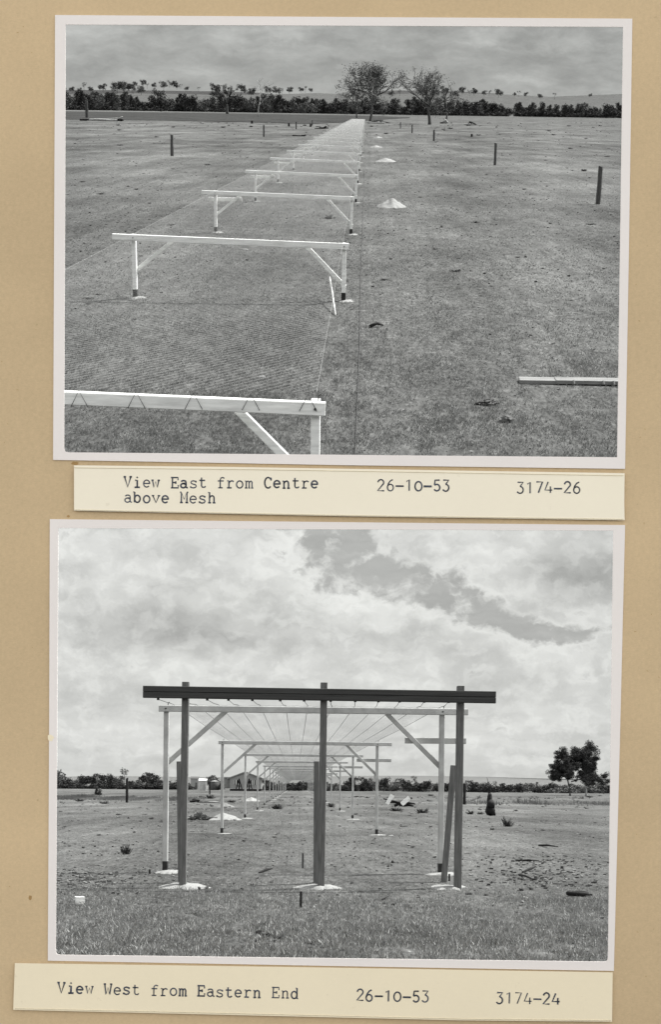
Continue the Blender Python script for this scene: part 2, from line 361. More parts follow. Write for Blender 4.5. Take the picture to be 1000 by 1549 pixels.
# ------------------------------------------------------------------ hills
def ridge(P, name, m, y0, y1, rows, xa, xb, n=90, amp=.4, foot=None, nrow=7):
    V = []; Fc = []
    for j in range(nrow):
        t = j/(nrow-1); y = y0+(y1-y0)*t
        for i in range(n+1):
            px = xa+(xb-xa)*i/n; row = np.interp(px, [r[0] for r in rows], [r[1] for r in rows])
            d = P.ld(px, row); x = d.x*y1/d.y*(y/y1); zt = P.H+d.z*y1/d.y
            z = zt*(t**1.3)+amp*mnoise.noise(Vector((x*.006*1430/y0, y*.004*1430/y0, 1)))*t
            V.append((x, y, z-.3*(1-t)))
    for j in range(nrow-1):
        for i in range(n): b = j*(n+1)+i; Fc.append((b, b+1, b+n+2, b+n+1))
    b = MB(); b.add(V, Fc); o = b.obj(name, m, smooth=True); P.put(o); tag(o, kind='structure'); return o
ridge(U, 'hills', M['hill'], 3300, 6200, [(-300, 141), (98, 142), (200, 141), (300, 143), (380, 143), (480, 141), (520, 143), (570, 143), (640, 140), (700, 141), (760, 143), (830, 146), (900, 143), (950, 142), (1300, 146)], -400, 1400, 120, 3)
ridge(U, 'scrub_slope', M['hill_dark'], 6000, 6700, [(-300, 134), (98, 135.5), (200, 136.5), (330, 138.5), (400, 141), (430, 147), (520, 147), (540, 140), (600, 137), (660, 138), (700, 139), (760, 142), (790, 148), (1400, 152)], -400, 1400, 120, 2)
ridge(L, 'hills', M['hill_l'], 500, 600, [(-300, 1172), (85, 1174), (150, 1173), (240, 1175), (340, 1176), (440, 1177), (520, 1175), (640, 1174.5), (740, 1175), (830, 1177), (930, 1178), (1300, 1180)], -500, 1500, 160, .5)

# ------------------------------------------------------------------ trees
def leaf_quads(rng, centers, radii, counts, size, squash=1.0):
    V = []; n = 0
    C = np.repeat(np.array(centers), counts, axis=0); Rr = np.repeat(np.array(radii), counts)
    N = len(C); d = rng.normal(size=(N, 3)); d /= np.linalg.norm(d, axis=1)[:, None]
    rr = rng.random(N)**.45
    P = C+d*(Rr*rr)[:, None]*np.array([1, 1, squash])
    a = rng.normal(size=(N, 3)); a /= np.linalg.norm(a, axis=1)[:, None]
    b = np.cross(a, rng.normal(size=(N, 3))); b /= np.linalg.norm(b, axis=1)[:, None]
    s = (size*(.5+rng.random(N)))[:, None]
    V = np.stack([P-a*s*.9, P-b*s*.5, P+a*s*.9, P+b*s*.5], 1).reshape(-1, 3)
    Fq = np.arange(4*N).reshape(N, 4); return V, Fq
def far_crown(seed, kind):
    rng = np.random.default_rng(seed); cs = []; rs = []
    if kind == 'round':
        for _ in range(13):
            a = rng.random()*6.28; r = rng.random()**.5*.36; z = .34+rng.random()*.5
            cs.append((math.cos(a)*r, math.sin(a)*r, z)); rs.append(.14+rng.random()*.1)
        n = 75; size = .05
    elif kind == 'spire':
        for k in range(11):
            z = .12+k*.078; r = .17*(1-z*.75); a = rng.random()*6.28
            cs.append((math.cos(a)*.13, math.sin(a)*.13, z)); rs.append(r+.09)
        n = 75; size = .05
    elif kind == 'bush':
        for _ in range(12):
            a = rng.random()*6.28; r = rng.random()**.5*.45; cs.append((math.cos(a)*r, math.sin(a)*r, .15+rng.random()*.6*(1-r))); rs.append(.2+rng.random()*.1)
        n = 75; size = .06
    else:   # gum: loose, high
        for _ in range(8):
            a = rng.random()*6.28; r = rng.random()**.5*.3; z = .6+rng.random()*.32
            cs.append((math.cos(a)*r, math.sin(a)*r, z)); rs.append(.08+rng.random()*.07)
        n = 45; size = .028
    return leaf_quads(rng, cs, rs, [n]*len(cs), size)
crown_meshes = {}
for kind in ('round', 'spire', 'bush', 'gum'):
    for mk in ('leaf_dark', 'leaf_mid', 'leaf'):
        for v in range(4):
            V, Fq = far_crown(hash((kind, v)) % 9999 if False else {'round': 10, 'spire': 20, 'bush': 30, 'gum': 40}[kind]+v, kind)
            if mk == 'leaf_dark': crown_meshes[(kind, mk, v)] = np_mesh('crown', V, Fq, M[mk]); continue
            me = crown_meshes[(kind, 'leaf_dark', v)].copy(); me.materials[0] = M[mk]; crown_meshes[(kind, mk, v)] = me
def far_trunk(m):
    b = MB(); b.tube([(0, 0, -.03), (.01, 0, .3), (-.01, .01, .6), (.01, 0, .82)], [.022, .016, .011, .004], 5)
    b.tube([(0, 0, .35), (.12, .03, .6), (.18, .05, .75)], [.01, .006, .003], 4); b.tube([(0, 0, .42), (-.13, -.04, .62), (-.2, -.03, .78)], [.01, .006, .003], 4)
    return b.mesh('trunk', m)
trunk_me = far_trunk(M['bark'])
def far_tree(P, px, base_y, row_top, kind, mk, label, group, wide=1.0, z0=0, px_top=None, seed=0):
    x, _ = P.at(px, PY, base_y) if False else (P.ld(px, row_top).x/P.ld(px, row_top).y*base_y, 0)
    zt = P.at(px, row_top, base_y)[1]; h = zt-z0
    o = empty('tree', label, 'tree', group)
    link('trunk', trunk_me, o); link('crown', crown_meshes[(kind, mk, seed % 4)], o)
    P.put(o, x, base_y, z0, seed*1.7, h*wide, h*wide, h)
    return o
def wood(P, items, name, label, mk):
    Vs, Fs, n = [], [], 0
    for (px, row_top, y, kind, wide, z0, seed) in items:
        me = crown_meshes[(kind, mk, seed % 4)]; A = np.empty(len(me.vertices)*3, np.float32); me.vertices.foreach_get('co', A); A = A.reshape(-1, 3)
        d = P.ld(px, row_top); x = d.x/d.y*y; h = P.at(px, row_top, y)[1]-z0; c, s_ = math.cos(seed*1.7), math.sin(seed*1.7)
        B = np.stack([(A[:, 0]*c-A[:, 1]*s_)*h*wide+x, (A[:, 0]*s_+A[:, 1]*c)*h*wide+y, A[:, 2]*h+z0], 1)
        Vs.append(B); n += len(B)
    V = np.concatenate(Vs); o = link(name, np_mesh(name, V, np.arange(len(V)).reshape(-1, 4), M[mk])); P.put(o); tag(o, label, 'trees', kind='stuff')
random.seed(5)
# belt along the river, upper photograph
yb = 3000.0
UM = [(98, 'at the left border'), (118, 'just left of the pale broken trunk'), (145, 'just right of the pale broken trunk'), (175, 'above the fallen pale logs'), (205, 'left of the squat dark stump'), (243, 'behind the squat dark stump'), (270, 'above the lone left fence post'), (310, 'left of the dark spreading gum'), (345, 'behind the dark spreading gum'), (370, 'between the spreading gum and the bare dead tree'), (395, 'behind the bare dead tree'), (425, 'right of the bare dead tree'), (455, 'midway from the dead tree to the big gum'), (490, 'left of the large open-crowned gum'), (525, 'at the left side of the large open-crowned gum'), (560, 'behind the large open-crowned gum'), (600, 'between the two big gums'), (645, 'behind the gnarled gum'), (685, 'just right of the gnarled gum'), (715, 'above the tangle of fallen branches'), (755, 'above the second post from the right'), (800, 'midway to the right border'), (850, 'left above the tallest post'), (905, 'above the tallest post'), (940, 'at the right border')]
LM = [(86, 'at the left border'), (110, 'left of the squat stump'), (148, 'behind the squat stump'), (172, 'left of the round dark post'), (191, 'behind the round dark post'), (218, 'right of the round dark post'), (248, 'behind the first trestle left post'), (275, 'behind the left gantry post'), (305, 'behind the sheds'), (330, 'behind the tank'), (366, 'behind the house'), (405, 'right of the house'), (445, 'at the vanishing point of the row'), (485, 'behind the middle gantry post'), (520, 'right of the middle gantry post'), (555, 'left of the timber pile'), (600, 'behind the timber pile'), (640, 'right of the timber pile'), (680, 'behind the right gantry post'), (715, 'left of the charred stump'), (741, 'behind the charred stump'), (775, 'right of the charred stump'), (820, 'left of the tall tree pair'), (870, 'behind the tall tree pair'), (915, 'at the right border')]
def mark(px, P): return min(UM if P is U else LM, key=lambda q: abs(q[0]-px))[1]
def lab_zone(px): return 'far left' if px < 240 else 'left' if px < 420 else 'middle' if px < 600 else 'right' if px < 780 else 'far right'
px = 84.0; k = 0
while px < 962:
    top = 146 if px < 195 else 151 if px < 330 else 149 if px < 430 else 153 if px < 560 else 152 if px < 760 else 160
    top += random.uniform(-7, 1.5)-5*mnoise.noise(Vector((px*.035, 7, 2)))+ (px-500)*.006
    if 570 < px < 600 or 612 < px < 625: top += 3
    if 735 < px < 745 or 752 < px < 757 or 774 < px < 780: px += 4
    kd = 'spire' if (px < 200 and random.random() < .7) or random.random() < .35 else 'round' if random.random() < .5 else 'bush'
    mk = 'leaf_dark' if random.random() < .75 else 'leaf_mid'
    far_tree(U, px, yb+random.uniform(-120, 200), top, kd, mk, ('darkest' if mk == 'leaf_dark' else 'paler')+(' slim' if kd == 'spire' else ' rounded' if kd == 'round' else ' bushy')+' river belt tree %s, upper photograph' % mark(px, U), 'trees of the river belt in the upper photograph', 1.0 if kd != 'spire' else .95, -1.2, seed=k)
    k += 1; px += random.uniform(3.6, 6.8)
its = []
for j in range(78):
    a = 90+j*11.1+random.uniform(-2, 2)
    if 736 < a < 744 or 774 < a < 780: continue
    its.append((a, 163+(a-500)*.012+random.uniform(-2, 1.5), 2950, 'bush', 1.6, -1.2, j))
wood(U, its, 'scrub', 'low dark scrub filling the foot of the river belt, upper photograph', 'leaf_dark')
# scattered paddock trees on the hill
spots = [(98, 133, 8), (108, 131, 8), (120, 133, 6), (126, 125, 12), (137, 131, 8), (155, 126, 12), (168, 131, 8), (176, 124, 16), (187, 122, 18), (200, 123, 17), (213, 130, 12), (216, 121, 9), (222, 126, 7), (233, 125, 8), (247, 123, 11), (256, 122, 9), (262, 122, 9), (267, 125, 9), (273, 128, 5), (238, 135, 22), (282, 131, 6), (300, 132, 6), (325, 126, 15), (365, 128, 14), (380, 132, 14), (405, 130, 12), (418, 131, 12), (427, 134, 8), (438, 131, 10), (455, 132, 7), (462, 131, 8), (470, 134, 5),
 (660, 135, 10), (672, 130, 14), (690, 137, 10), (700, 132, 10), (711, 136, 8), (718, 133, 10), (733, 137, 7), (741, 137, 7), (755, 134, 12), (779, 140, 5), (786, 138, 7), (797, 140, 6), (818, 142, 7), (840, 141, 8), (894, 142, 4), (640, 137, 8), (605, 136, 8), (592, 138, 7)]
for i, (a, t, h) in enumerate(spots):
    yy = 5800 if t+h < 143 else 4200
    base = t+h*1.02; z0 = U.at(a, base+1.0, yy)[1]
    far_tree(U, a, yy, t-1, 'gum' if (i % 3 == 0 and h < 14) else 'round', 'leaf_mid' if i % 2 else 'leaf', '%s %s hill tree %s, upper photograph' % ('paler' if i % 2 else 'darker', ('tall' if h > 11 else 'small')+(' loose' if (i % 3 == 0 and h < 14) else ' round'), mark(a, U)), 'paddock trees on the far hill of the upper photograph', 1.1, z0, seed=i)

def gum_tree(P, seed, name, label, px, base_row, top_row, wpx, leafm='leaf', bark='bark', dens=1.0, dead=False, levels=5, fork=.3, leafsize=.028, open_=1.0, droop=0, tr=.032, low=0):
    rnd = random.Random(seed); rng = np.random.default_rng(seed)
    x, y = P.gp(px, base_row); zt = P.at(px, top_row, y)[1]; Hh = zt
    wd = (P.at(px+wpx/2, base_row, y)[0]-P.at(px-wpx/2, base_row, y)[0])
    b = MB(); tips = []
    def grow(p, d, l, r, lv):
        pts = [p]; q = p.copy(); dd = d.copy()
        for s_ in range(4):
            dd = (dd+Vector((rnd.uniform(-.22, .22), rnd.uniform(-.22, .22), rnd.uniform(-.12, .14)))).normalized()
            q = q+dd*l/4; pts.append(q.copy())
        b.tube(pts, [r, r*.9, r*.8, r*.7, r*.6], 6 if lv < 2 else 4)
        if lv >= 2: tips.append((pts[2], lv)); 
        if lv >= levels: tips.append((q, lv)); return
        for c in range(3 if lv < levels-1 or rnd.random() < .6 else 2):
            a = rnd.uniform(0, 6.28); sp = rnd.uniform(.5, 1.05) if lv > 0 else rnd.uniform(.45, .8)
            side = dd.orthogonal().normalized(); side.rotate(Matrix.Rotation(a, 3, dd))
            nd_ = (dd*math.cos(sp)+side*math.sin(sp)+Vector((0, 0, .12-droop))).normalized()
            grow(pts[-1] if c < 2 else pts[rnd.randint(2, 3)], nd_, l*rnd.uniform(.62, .85), r*rnd.uniform(.5, .66), lv+1)
    grow(Vector((0, 0, -.02)), Vector((.03, 0, 1)), fork, tr, 0)
    for c in range(low):
        a = 6.283*c/low+rnd.uniform(-.6, .6); hz_ = fork*rnd.uniform(.75, 1.6)
        grow(Vector((math.cos(a)*.02, math.sin(a)*.02, hz_)), Vector((math.cos(a), math.sin(a), rnd.uniform(.15, .5))).normalized(), fork*rnd.uniform(.75, 1.1), tr*.5, 2)
    V = np.array([tuple(v) for v in b.v]); T = np.array([tuple(t[0]) for t in tips])
    zmax = T[:, 2].max()+.03; xm = max(np.percentile(np.abs(T[:, 0]), 97), .1)
    sz = Hh/zmax; sx = wd/2/(xm+.03)
    o = empty(name, label, 'tree')
    b.v = [(v[0]*sx, v[1]*sx, v[2]*sz) if v[2] > .02 else (v[0]*sz*1.0, v[1]*sz, v[2]*sz) for v in b.v]
    b.obj('trunk', M[bark], o, smooth=True)
    if not dead:
        keep = rng.random(len(T)) < .8*open_
        Tk = T[keep]*np.array([sx, sx, sz])
        lvk = np.array([t[1] for t in tips])[keep]
        Rr = np.where(lvk >= levels, .045, .03)*sz*(.7+rng.random(len(Tk))*.7)
        cnt = max(4, int(26*dens)); V2, F2 = leaf_quads(rng, Tk, Rr, [int(cnt*1.9)]*len(Tk), leafsize*sz*.24, .7)
        link('crown', np_mesh('crown', V2, F2, M[leafm]), o)
    P.put(o, x, y, 0)
    return o
gum_tree(U, 5, 'gum_tree', 'large open-crowned gum tree beside the far end of the white trestles, upper photograph', 560, 185.5, 88, 94, dens=.34, fork=.2, tr=.02, low=5)
gum_tree(U, 12, 'gum_tree', 'gnarled gum tree with twisted bare limbs right of the trestles, upper photograph', 650, 188.5, 95, 96, dens=.24, fork=.22, open_=.8, tr=.022, low=4)
gum_tree(U, 21, 'gum_tree', 'dark spreading gum tree in front of the left river belt, upper photograph', 344, 172.5, 126, 48, leafm='leaf_dark', dens=1.2, fork=.25, levels=4)
gum_tree(U, 14, 'dead_tree', 'pale bare dead tree standing before the left river belt, upper photograph', 391, 177, 113, 46, bark='bark_pale', dead=True, fork=.42, levels=3, tr=.016)
gum_tree(U, 32, 'gum_tree', 'smaller gum tree half hidden behind the large open-crowned gum, upper photograph', 540, 178.5, 128, 34, leafm='leaf', dens=.9, levels=4)
gum_tree(U, 36, 'gum_tree', 'low leafy tree just right of the gnarled gum, upper photograph', 676, 181, 128, 36, leafm='leaf', dens=.8, levels=4)
# lower photograph: large pair at right
gum_tree(L, 42, 'gum_tree', 'tall dense tree with pale trunk at the right, right one of the pair, lower photograph', 887, 1204, 1120, 60, leafm='leaf_dark', dens=4, fork=.2, levels=4, open_=1.2, bark='bark_pale', tr=.018, low=5)
gum_tree(L, 47, 'gum_tree', 'tall dense dark tree at the right, left one of the pair, lower photograph', 863, 1204, 1130, 58, leafm='leaf_dark', dens=4, fork=.22, levels=4, open_=1.2, tr=.018, low=3)
random.seed(8)
k = 0
for (a, top, wd_, kd) in [(84, 1160, 1.0, 'round'), (94, 1168, 1.1, 'bush'), (106, 1177, 1.2, 'bush'), (117, 1175, 1.2, 'bush'), (128, 1171, 1.1, 'round'), (140, 1168, 1.1, 'round'), (150, 1171, 1.2, 'bush'), (160, 1170, 1.1, 'round'), (172, 1171, 1.2, 'bush'), (180, 1172, 1.1, 'round'), (188, 1162, .7, 'gum'), (200, 1177, 1.2, 'bush'), (212, 1177, 1.3, 'bush'), (222, 1167, 1.1, 'round'), (231, 1168, 1.2, 'round'), (242, 1176, 1.2, 'bush'), (256, 1178, 1.3, 'bush'), (270, 1178, 1.3, 'bush'), (284, 1178, 1.3, 'bush'), (303, 1178, 1.3, 'bush'), (316, 1172, 1.0, 'round'), (324, 1171, 1.1, 'round'), (333, 1176, 1.3, 'bush'), (402, 1178, 1.2, 'round'), (412, 1180, 1.3, 'bush')]:
    far_tree(L, a, 425+random.uniform(0, 30), top, kd, 'leaf_dark' if k % 3 else 'leaf', '%s%s tree of the left line %s, lower photograph' % ('dark' if k % 3 else 'greyer', {'round': ' tall rounded', 'bush': ' low bushy', 'gum': ' thin loose'}[kd], mark(a, L)), 'left tree line of the lower photograph', wd_, 0, seed=k); k += 1
its = [(84+j*7.4, 1184+random.uniform(-3, 2), 410, 'bush', 1.8, -.3, j) for j in range(44) if not 284 < 84+j*7.4 < 402]
wood(L, its, 'undergrowth', 'low dark undergrowth along the left tree line, lower photograph', 'leaf_dark')
its = []; px = 424
while px < 945:
    top = 1182+random.uniform(-2.5, 2.5)+(px-448)*.006-(1.5 if 560 < px < 700 else 0)
    its.append((px, top, 415+random.uniform(-12, 30), 'bush' if random.random() < .7 else 'round', 1.5, -.3, k)); k += 1; px += random.uniform(4.5, 7.5)
wood(L, its[::2], 'far_wood', 'long dark wood along the right horizon, lower photograph', 'leaf_dark')
wood(L, its[1::2], 'far_wood', 'greyer trees mixed through the long wood on the right horizon, lower photograph', 'leaf')
for (a, top, lb) in [(531, 1173, ''), (538, 1175, ''), (552, 1174, ''), (564, 1176, ''), (581, 1174, ''), (601, 1176, ''), (614, 1177, ''), (629, 1173, ''), (645, 1179, ''), (706, 1179, ''), (716, 1180, ''), (750, 1181, ''), (785, 1183, ''), (812, 1182, ''), (835, 1183, ''), (905, 1183, ''), (922, 1186, '')]:
    far_tree(L, a, 408, top, 'gum' if k % 2 else 'round', 'leaf_dark', 'taller tree rising above the belt %s, lower photograph' % mark(a, L), 'taller trees above the right belt of the lower photograph', .75 if k % 2 else .9, 0, seed=k); k += 1

# ------------------------------------------------------------------ white timber trestles
def footing(rnd, r=.3, m='sand'):
    b = MB(); n = 30; pts = []
    for i in range(n):
        a = 6.283*i/n; q = r*rnd.uniform(.6, 1.3); pts.append((math.cos(a)*q*1.25, math.sin(a)*q*1.9))
    vs = [(x, y, -.02) for x, y in pts]+[(x*.6, y*.6, .03) for x, y in pts]+[(0, 0, .045)]
    fs = [(i, (i+1) % n, n+(i+1) % n, n+i) for i in range(n)]+[(n+i, n+(i+1) % n, 2*n) for i in range(n)]
    b.add(vs, fs); return b.mesh('footing', M[m], True)
rf = random.Random(4)
foot_me = [footing(rf) for _ in range(5)]
foot_u = [footing(rf, .2, 'sand') for _ in range(5)]
def white_frame(label, xl, xr, zt_l, zt_r, bx0, bx1, bh, pw, brl, brr, arm, bolt=True, fm=foot_me, mt='whitewash', bf=0.0, group=None, lean=0):
    o = empty('timber_trestle', label, 'timber trestle', group)
    zt = lambda x: zt_l+(zt_r-zt_l)*(x-xl)/(xr-xl)
    for s_, x in ((0, xl), (1, xr)):
        p = MB().bar((x, 0, .2), (x+lean, 0, zt(x)-.004), pw, pw*2.2).obj('post', M[mt], o)
        MB().bar((x, 0, -.15), (x, 0, .2), pw*1.04, pw*2.24).obj('foot_band', M['black_foot'], p)
        q = link('footing', fm[s_+1], o); q.location = (x+.04, -.05, 0)
    MB().bar((bx0, bf-pw*1.1-.055, zt(bx0)-bh/2), (bx1, bf-pw*1.1-.055, zt(bx1)-bh/2), bh, .105).obj('beam', M[mt], o)
    for (x, side, (dx, dz)) in ((xl, 1, brl), (xr, -1, brr)):
        a = (x-side*.03, pw*1.1+.042, zt(x)-dz); c = (x+side*dx, pw*1.1+.042, zt(x)-bh*.7)
        MB().bar(a, c, pw*.95, .08).obj('brace', M[mt], o)
    if arm:
        MB().bar((arm[0], pw*1.1+.13, zt_l-arm[2]), (arm[1], pw*1.1+.13, zt_l-arm[2]), bh*.95, .08).obj('cross_arm', M[mt], o)
    if bolt:
        for x in (xl, xr):
            MB().tube([(x, -pw*1.1-.125, zt(x)-bh/2), (x, -pw*1.1-.1, zt(x)-bh/2)], .014, 8).obj('bolt', M['wire_dark'], o)
            MB().tube([(x+.03, -pw*.5-.02, zt(x)-.01), (x+.03, -pw*.5-.02, zt(x)+.05), (x+.06, -pw*.5-.02, zt(x)+.06)], .008, 5).obj('hook', M['wire_dark'], o)
    return o
ordn = ['nearest', 'second', 'third', 'fourth', 'fifth', 'sixth', 'seventh', 'eighth', 'ninth', 'tenth', 'eleventh', 'twelfth']
# upper
xlU, y0U = U.gp(202, 448); xrU, y1U = U.gp(520, 457)
y0 = (y0U+y1U)/2; 
kU = y0*318; stepU = .00176*kU
W_ = 4.94; sxU = W_/ (xrU-xlU)
xlU, xrU = U.gp(202, 452)[0], U.gp(520, 452)[0]
ztl = U.at(200, 353, y0)[1]; ztr = U.at(523, 366.5, y0)[1]
bxa = U.at(171, 355, y0)[0]; bxb = U.at(528, 366, y0)[0]
bhU = .145*(xrU-xlU)/4.94
print('U frame', xlU, xrU, y0, stepU, ztl, ztr)
argsU = dict(xl=xlU, xr=xrU, zt_l=ztl, zt_r=ztr, bx0=bxa, bx1=bxb, bh=.135, pw=.095, brl=(.95, .85), brr=(.88, .98), fm=foot_u)
grpU = 'white timber trestles in the row of the upper photograph'
protoA = white_frame('x', arm=None, **argsU); protoB = white_frame('x', arm=(xlU-.27, xlU+.92, .3), **argsU)
for n in range(-1, 31):
    src = protoA if n < 1 else protoB
    o = src if n in (-1, 1) else copy_tree(src)
    i = n+1
    if n == -1: lb = 'nearest white trestle, its beam cut by the bottom left of the upper photograph'
    elif i < 12: lb = '%s white timber trestle from the front in the row of the upper photograph' % ordn[i]
    else: lb = 'one of the small crowded white trestles near the far end of the row, upper photograph'
    tag(o, lb, 'timber trestle', grpU)
    yy = y0+stepU*n; rj = random.Random(n+50)
    U.put(o, rj.uniform(-.03, .03), yy, rj.uniform(-.02, .01), rj.uniform(-.006, .006))
# far end cap post (dark) and net
netU = empty('wire_mesh', 'fine wire mesh stretched flat over the low white trestles, upper photograph', 'wire mesh')
U.put(netU, 0, y0-stepU, (ztl+ztr)/2+.004)
def net_panel(x0, x1, ylen, pitch, slope, r, m, name):
    V = []; Fc = []
    xs = np.arange(x0-ylen/slope, x1+ylen/slope, pitch)
    for sgn in (1, -1):
        for xx in xs:
            # line x = xx + sgn*y/slope clipped to x0..x1
            ya, yc = (x0-xx)*slope*sgn, (x1-xx)*slope*sgn
            lo, hi = max(0, min(ya, yc)), min(ylen, max(ya, yc))
            if hi-lo < .02: continue
            p = np.array([xx+sgn*lo/slope, lo]); q = np.array([xx+sgn*hi/slope, hi])
            d = (q-p)/np.linalg.norm(q-p); nn = np.array([-d[1], d[0]])*r
            zz = r*.3*sgn; b = len(V)
            for e in (p, q):
                V += [(e[0]+nn[0], e[1]+nn[1], zz), (e[0]-nn[0], e[1]-nn[1], zz), (e[0], e[1], zz+r*1.6)]
            Fc += [(b, b+1, b+4, b+3), (b+1, b+2, b+5, b+4), (b+2, b, b+3, b+5)]
    bld = MB(); bld.add(V, Fc); return bld.mesh(name, m)
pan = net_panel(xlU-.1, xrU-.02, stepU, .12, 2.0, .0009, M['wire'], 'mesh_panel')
for n in range(31):
    q = link('mesh_panel', pan, netU); q.location = (0, stepU*n, 0)
for xx in (xlU-.1, xrU-.02):
    MB().tube([(xx, 0, 0), (xx, stepU*31, 0)], .0022, 4).obj('edge_wire', M['wire'], netU)
# zig-zag lacing on the nearest beam
bxn = np.linspace(xlU, xrU-.1, 9)
for xx in bxn:
    MB().tube([(xx-.09, -.222, -.16), (xx, -.222, .01), (xx+.09, -.222, -.16)], .004, 4).obj('lacing_wire', M['wire_dark'], netU)
# wires lying on the ground alongside
gw = MB(); x1, _ = U.gp(537, 690); gw.tube([(x1, y_near+1, .012), (x1+.02, y0*.8, .012), (x1, y0*1.0, .012), (x1+.01, y0+stepU*4, .012)], .009, 4)
o = gw.obj('ground_wire', M['wire_dark']); tag(o, 'thin dark wire lying straight on the grass right of the trestles, upper photograph', 'wire'); U.put(o)

# ---------- lower frames
xlL, xrL = L.gp(247, 1321)[0], L.gp(664, 1321)[0]; y0L = (L.gp(247, 1321)[1]+L.gp(664, 1321)[1])/2
kL = y0L*417; stepL = .00187*kL
zL0 = L.at(248, 1067.5, y0L)[1]; zR0 = L.at(664, 1072.5, y0L)[1]
b0 = L.at(241, 1068, y0L)[0]; b1 = L.at(707, 1073, y0L)[0]
ax0 = L.at(614, 1120, y0L)[0]; ax1 = L.at(707, 1120, y0L)[0]; az = zR0-L.at(660, 1121, y0L)[1]
br = (1.08, 1.03)
print('L frame', xlL, xrL, y0L, stepL, zL0, zR0)
grpL = 'white timber trestles in the row of the lower photograph'
proto = white_frame('x', xlL, xrL, zL0, zR0, b0, b1, .112, .088, (1.06, 1.06), (.99, 1.08), (ax0, ax1, az), fm=foot_me, mt='whitewash2')
for n in range(0, 32):
    o = proto if n == 0 else copy_tree(proto)
    lb = ('%s white braced trestle behind the dark gantry, counting from the camera, lower photograph' % ordn[n]) if n < 10 else 'one of the tiny white trestles receding to the vanishing point, lower photograph'
    if n == 0: lb = 'tall white braced trestle directly behind the dark gantry, lower photograph'
    tag(o, lb, 'timber trestle', grpL); rj = random.Random(n+90); L.put(o, 0 if n == 0 else rj.uniform(-.03, .03), y0L+stepL*n, 0 if n == 0 else rj.uniform(-.03, .01), 0 if n == 0 else rj.uniform(-.006, .006))
# ---------- dark gantry
gx = [L.gp(276.5, 1341)[0], L.gp(485.5, 1343)[0], L.gp(694.5, 1346)[0]]; gy = L.gp(485, 1343)[1]
gt = [L.at(279, 1032, gy)[1], L.at(488, 1033, gy)[1], L.at(696, 1038, gy)[1]]
gan = empty('gantry', 'dark gantry of three square posts carrying a long double-plank beam, lower photograph', 'gantry')
L.put(gan, 0, gy, 0)
for x, z in zip(gx, gt): MB().bar((x, 0, -.2), (x+.02, 0, z), .105, .22).obj('post', M['dark_timber'], gan)
ba, za = L.at(218, 1038.5, gy); bb, zb = L.at(748, 1047, gy)
for dz, nm in ((.045, 'plank'), (.138, 'plank')):
    MB().bar((ba, -.185, za-dz), (bb, -.185, zb-dz), .088, .14).obj(nm, M['beam_timber'], gan)
wxs = [L.at(p, 1058, gy)[0] for p in (240, 278, 314, 346, 382, 424, 460, 500, 537, 572, 604, 641, 678)]
for x in wxs:
    MB().tube([(x, -.15, za-.185), (x, -.15, za-.215)], .02, 6).obj('eye_bolt', M['wire_dark'], gan)
for i, x in enumerate(gx):
    fb = footing(random.Random(30+i), .3 if i != 1 else .28); q = link('footing', fb, gan); q.location = (x+(.02, -.03, -.12)[i], .12, .004); q.scale = (1, 1.1, 1)
def leaner(label, pb, pt, wdt=.095, mt='dark_timber'):
    x0, yy = L.gp(*pb); x1, z1 = L.at(pt[0], pt[1], yy)
    o = MB().bar((0, 0, -.1), (x1-x0, .06, z1), wdt, .16).obj('timber_prop', M[mt]); tag(o, label, 'timber post', 'short timber props beside the gantry posts'); L.put(o, x0, yy, 0)
leaner('short dark prop standing just left of the left gantry post, lower photograph', (273, 1335), (270, 1152), .07)
leaner('short dark prop standing just left of the middle gantry post, lower photograph', (478, 1337), (479, 1152), .085)
leaner('short dark prop leaning against the right gantry post, lower photograph', (671, 1335), (687, 1158), .09)
# ---------- net and strands lower
netL = empty('wire_mesh', 'wide wire mesh ceiling stretched over the tall white trestles, lower photograph', 'wire mesh')
zt_net = (zL0+zR0)/2+.03; L.put(netL, 0, gy, 0)
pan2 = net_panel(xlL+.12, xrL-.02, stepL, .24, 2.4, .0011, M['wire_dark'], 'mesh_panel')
for n in range(31):
    q = link('mesh_panel', pan2, netL); q.location = (0, y0L-gy+stepL*n, zt_net)
for i, x in enumerate(wxs):
    x = xlL+.12+(xrL-xlL-.14)*(x-wxs[0])/(wxs[-1]-wxs[0])
    xg = wxs[i]
    sag = -.03*random.random()
    MB().tube([(xg, -.06, za-.2), (xg+(x-xg)*.5, (y0L-gy)*.5, (za-.2+zt_net)/2+sag), (x, y0L-gy-.1, zt_net), (x, y0L-gy+stepL*.5, zt_net-.02), (x, y0L-gy+stepL, zt_net), (x, y0L-gy+stepL*31, zt_net)], .0048, 4).obj('strand', M['wire_dark'], netL)

# ------------------------------------------------------------------ posts and small things, helper
def fence_post(P, px, rt, rb, wpx, label, mt='post_timber', group=None, name='fence_post', lean=0):
    x, y = P.gp(px, rb); z = P.at(px, rt, y)[1]; wd = P.at(px+wpx/2, rb, y)[0]-P.at(px-wpx/2, rb, y)[0]
    b = MB(); r = random.Random(int(px*7+rb)); n = 8; lv = 6
    vs = []
    for j in range(lv+1):
        for i in range(n):
            a = 6.283*i/n; q = wd/2*(1+.12*r.uniform(-1, 1))*(1.05-.1*j/lv)
            vs.append((math.cos(a)*q+lean*z*j/lv, math.sin(a)*q, -.1+(z+.1)*j/lv+(r.uniform(-.03, .03)*z if j == lv else 0)))
    fs = [(j*n+i, j*n+(i+1) % n, (j+1)*n+(i+1) % n, (j+1)*n+i) for j in range(lv) for i in range(n)]+[tuple(lv*n+i for i in range(n))]
    b.add(vs, fs); o = b.obj(name, M[mt]); tag(o, label, 'post', group); P.put(o, x, y, 0); return o
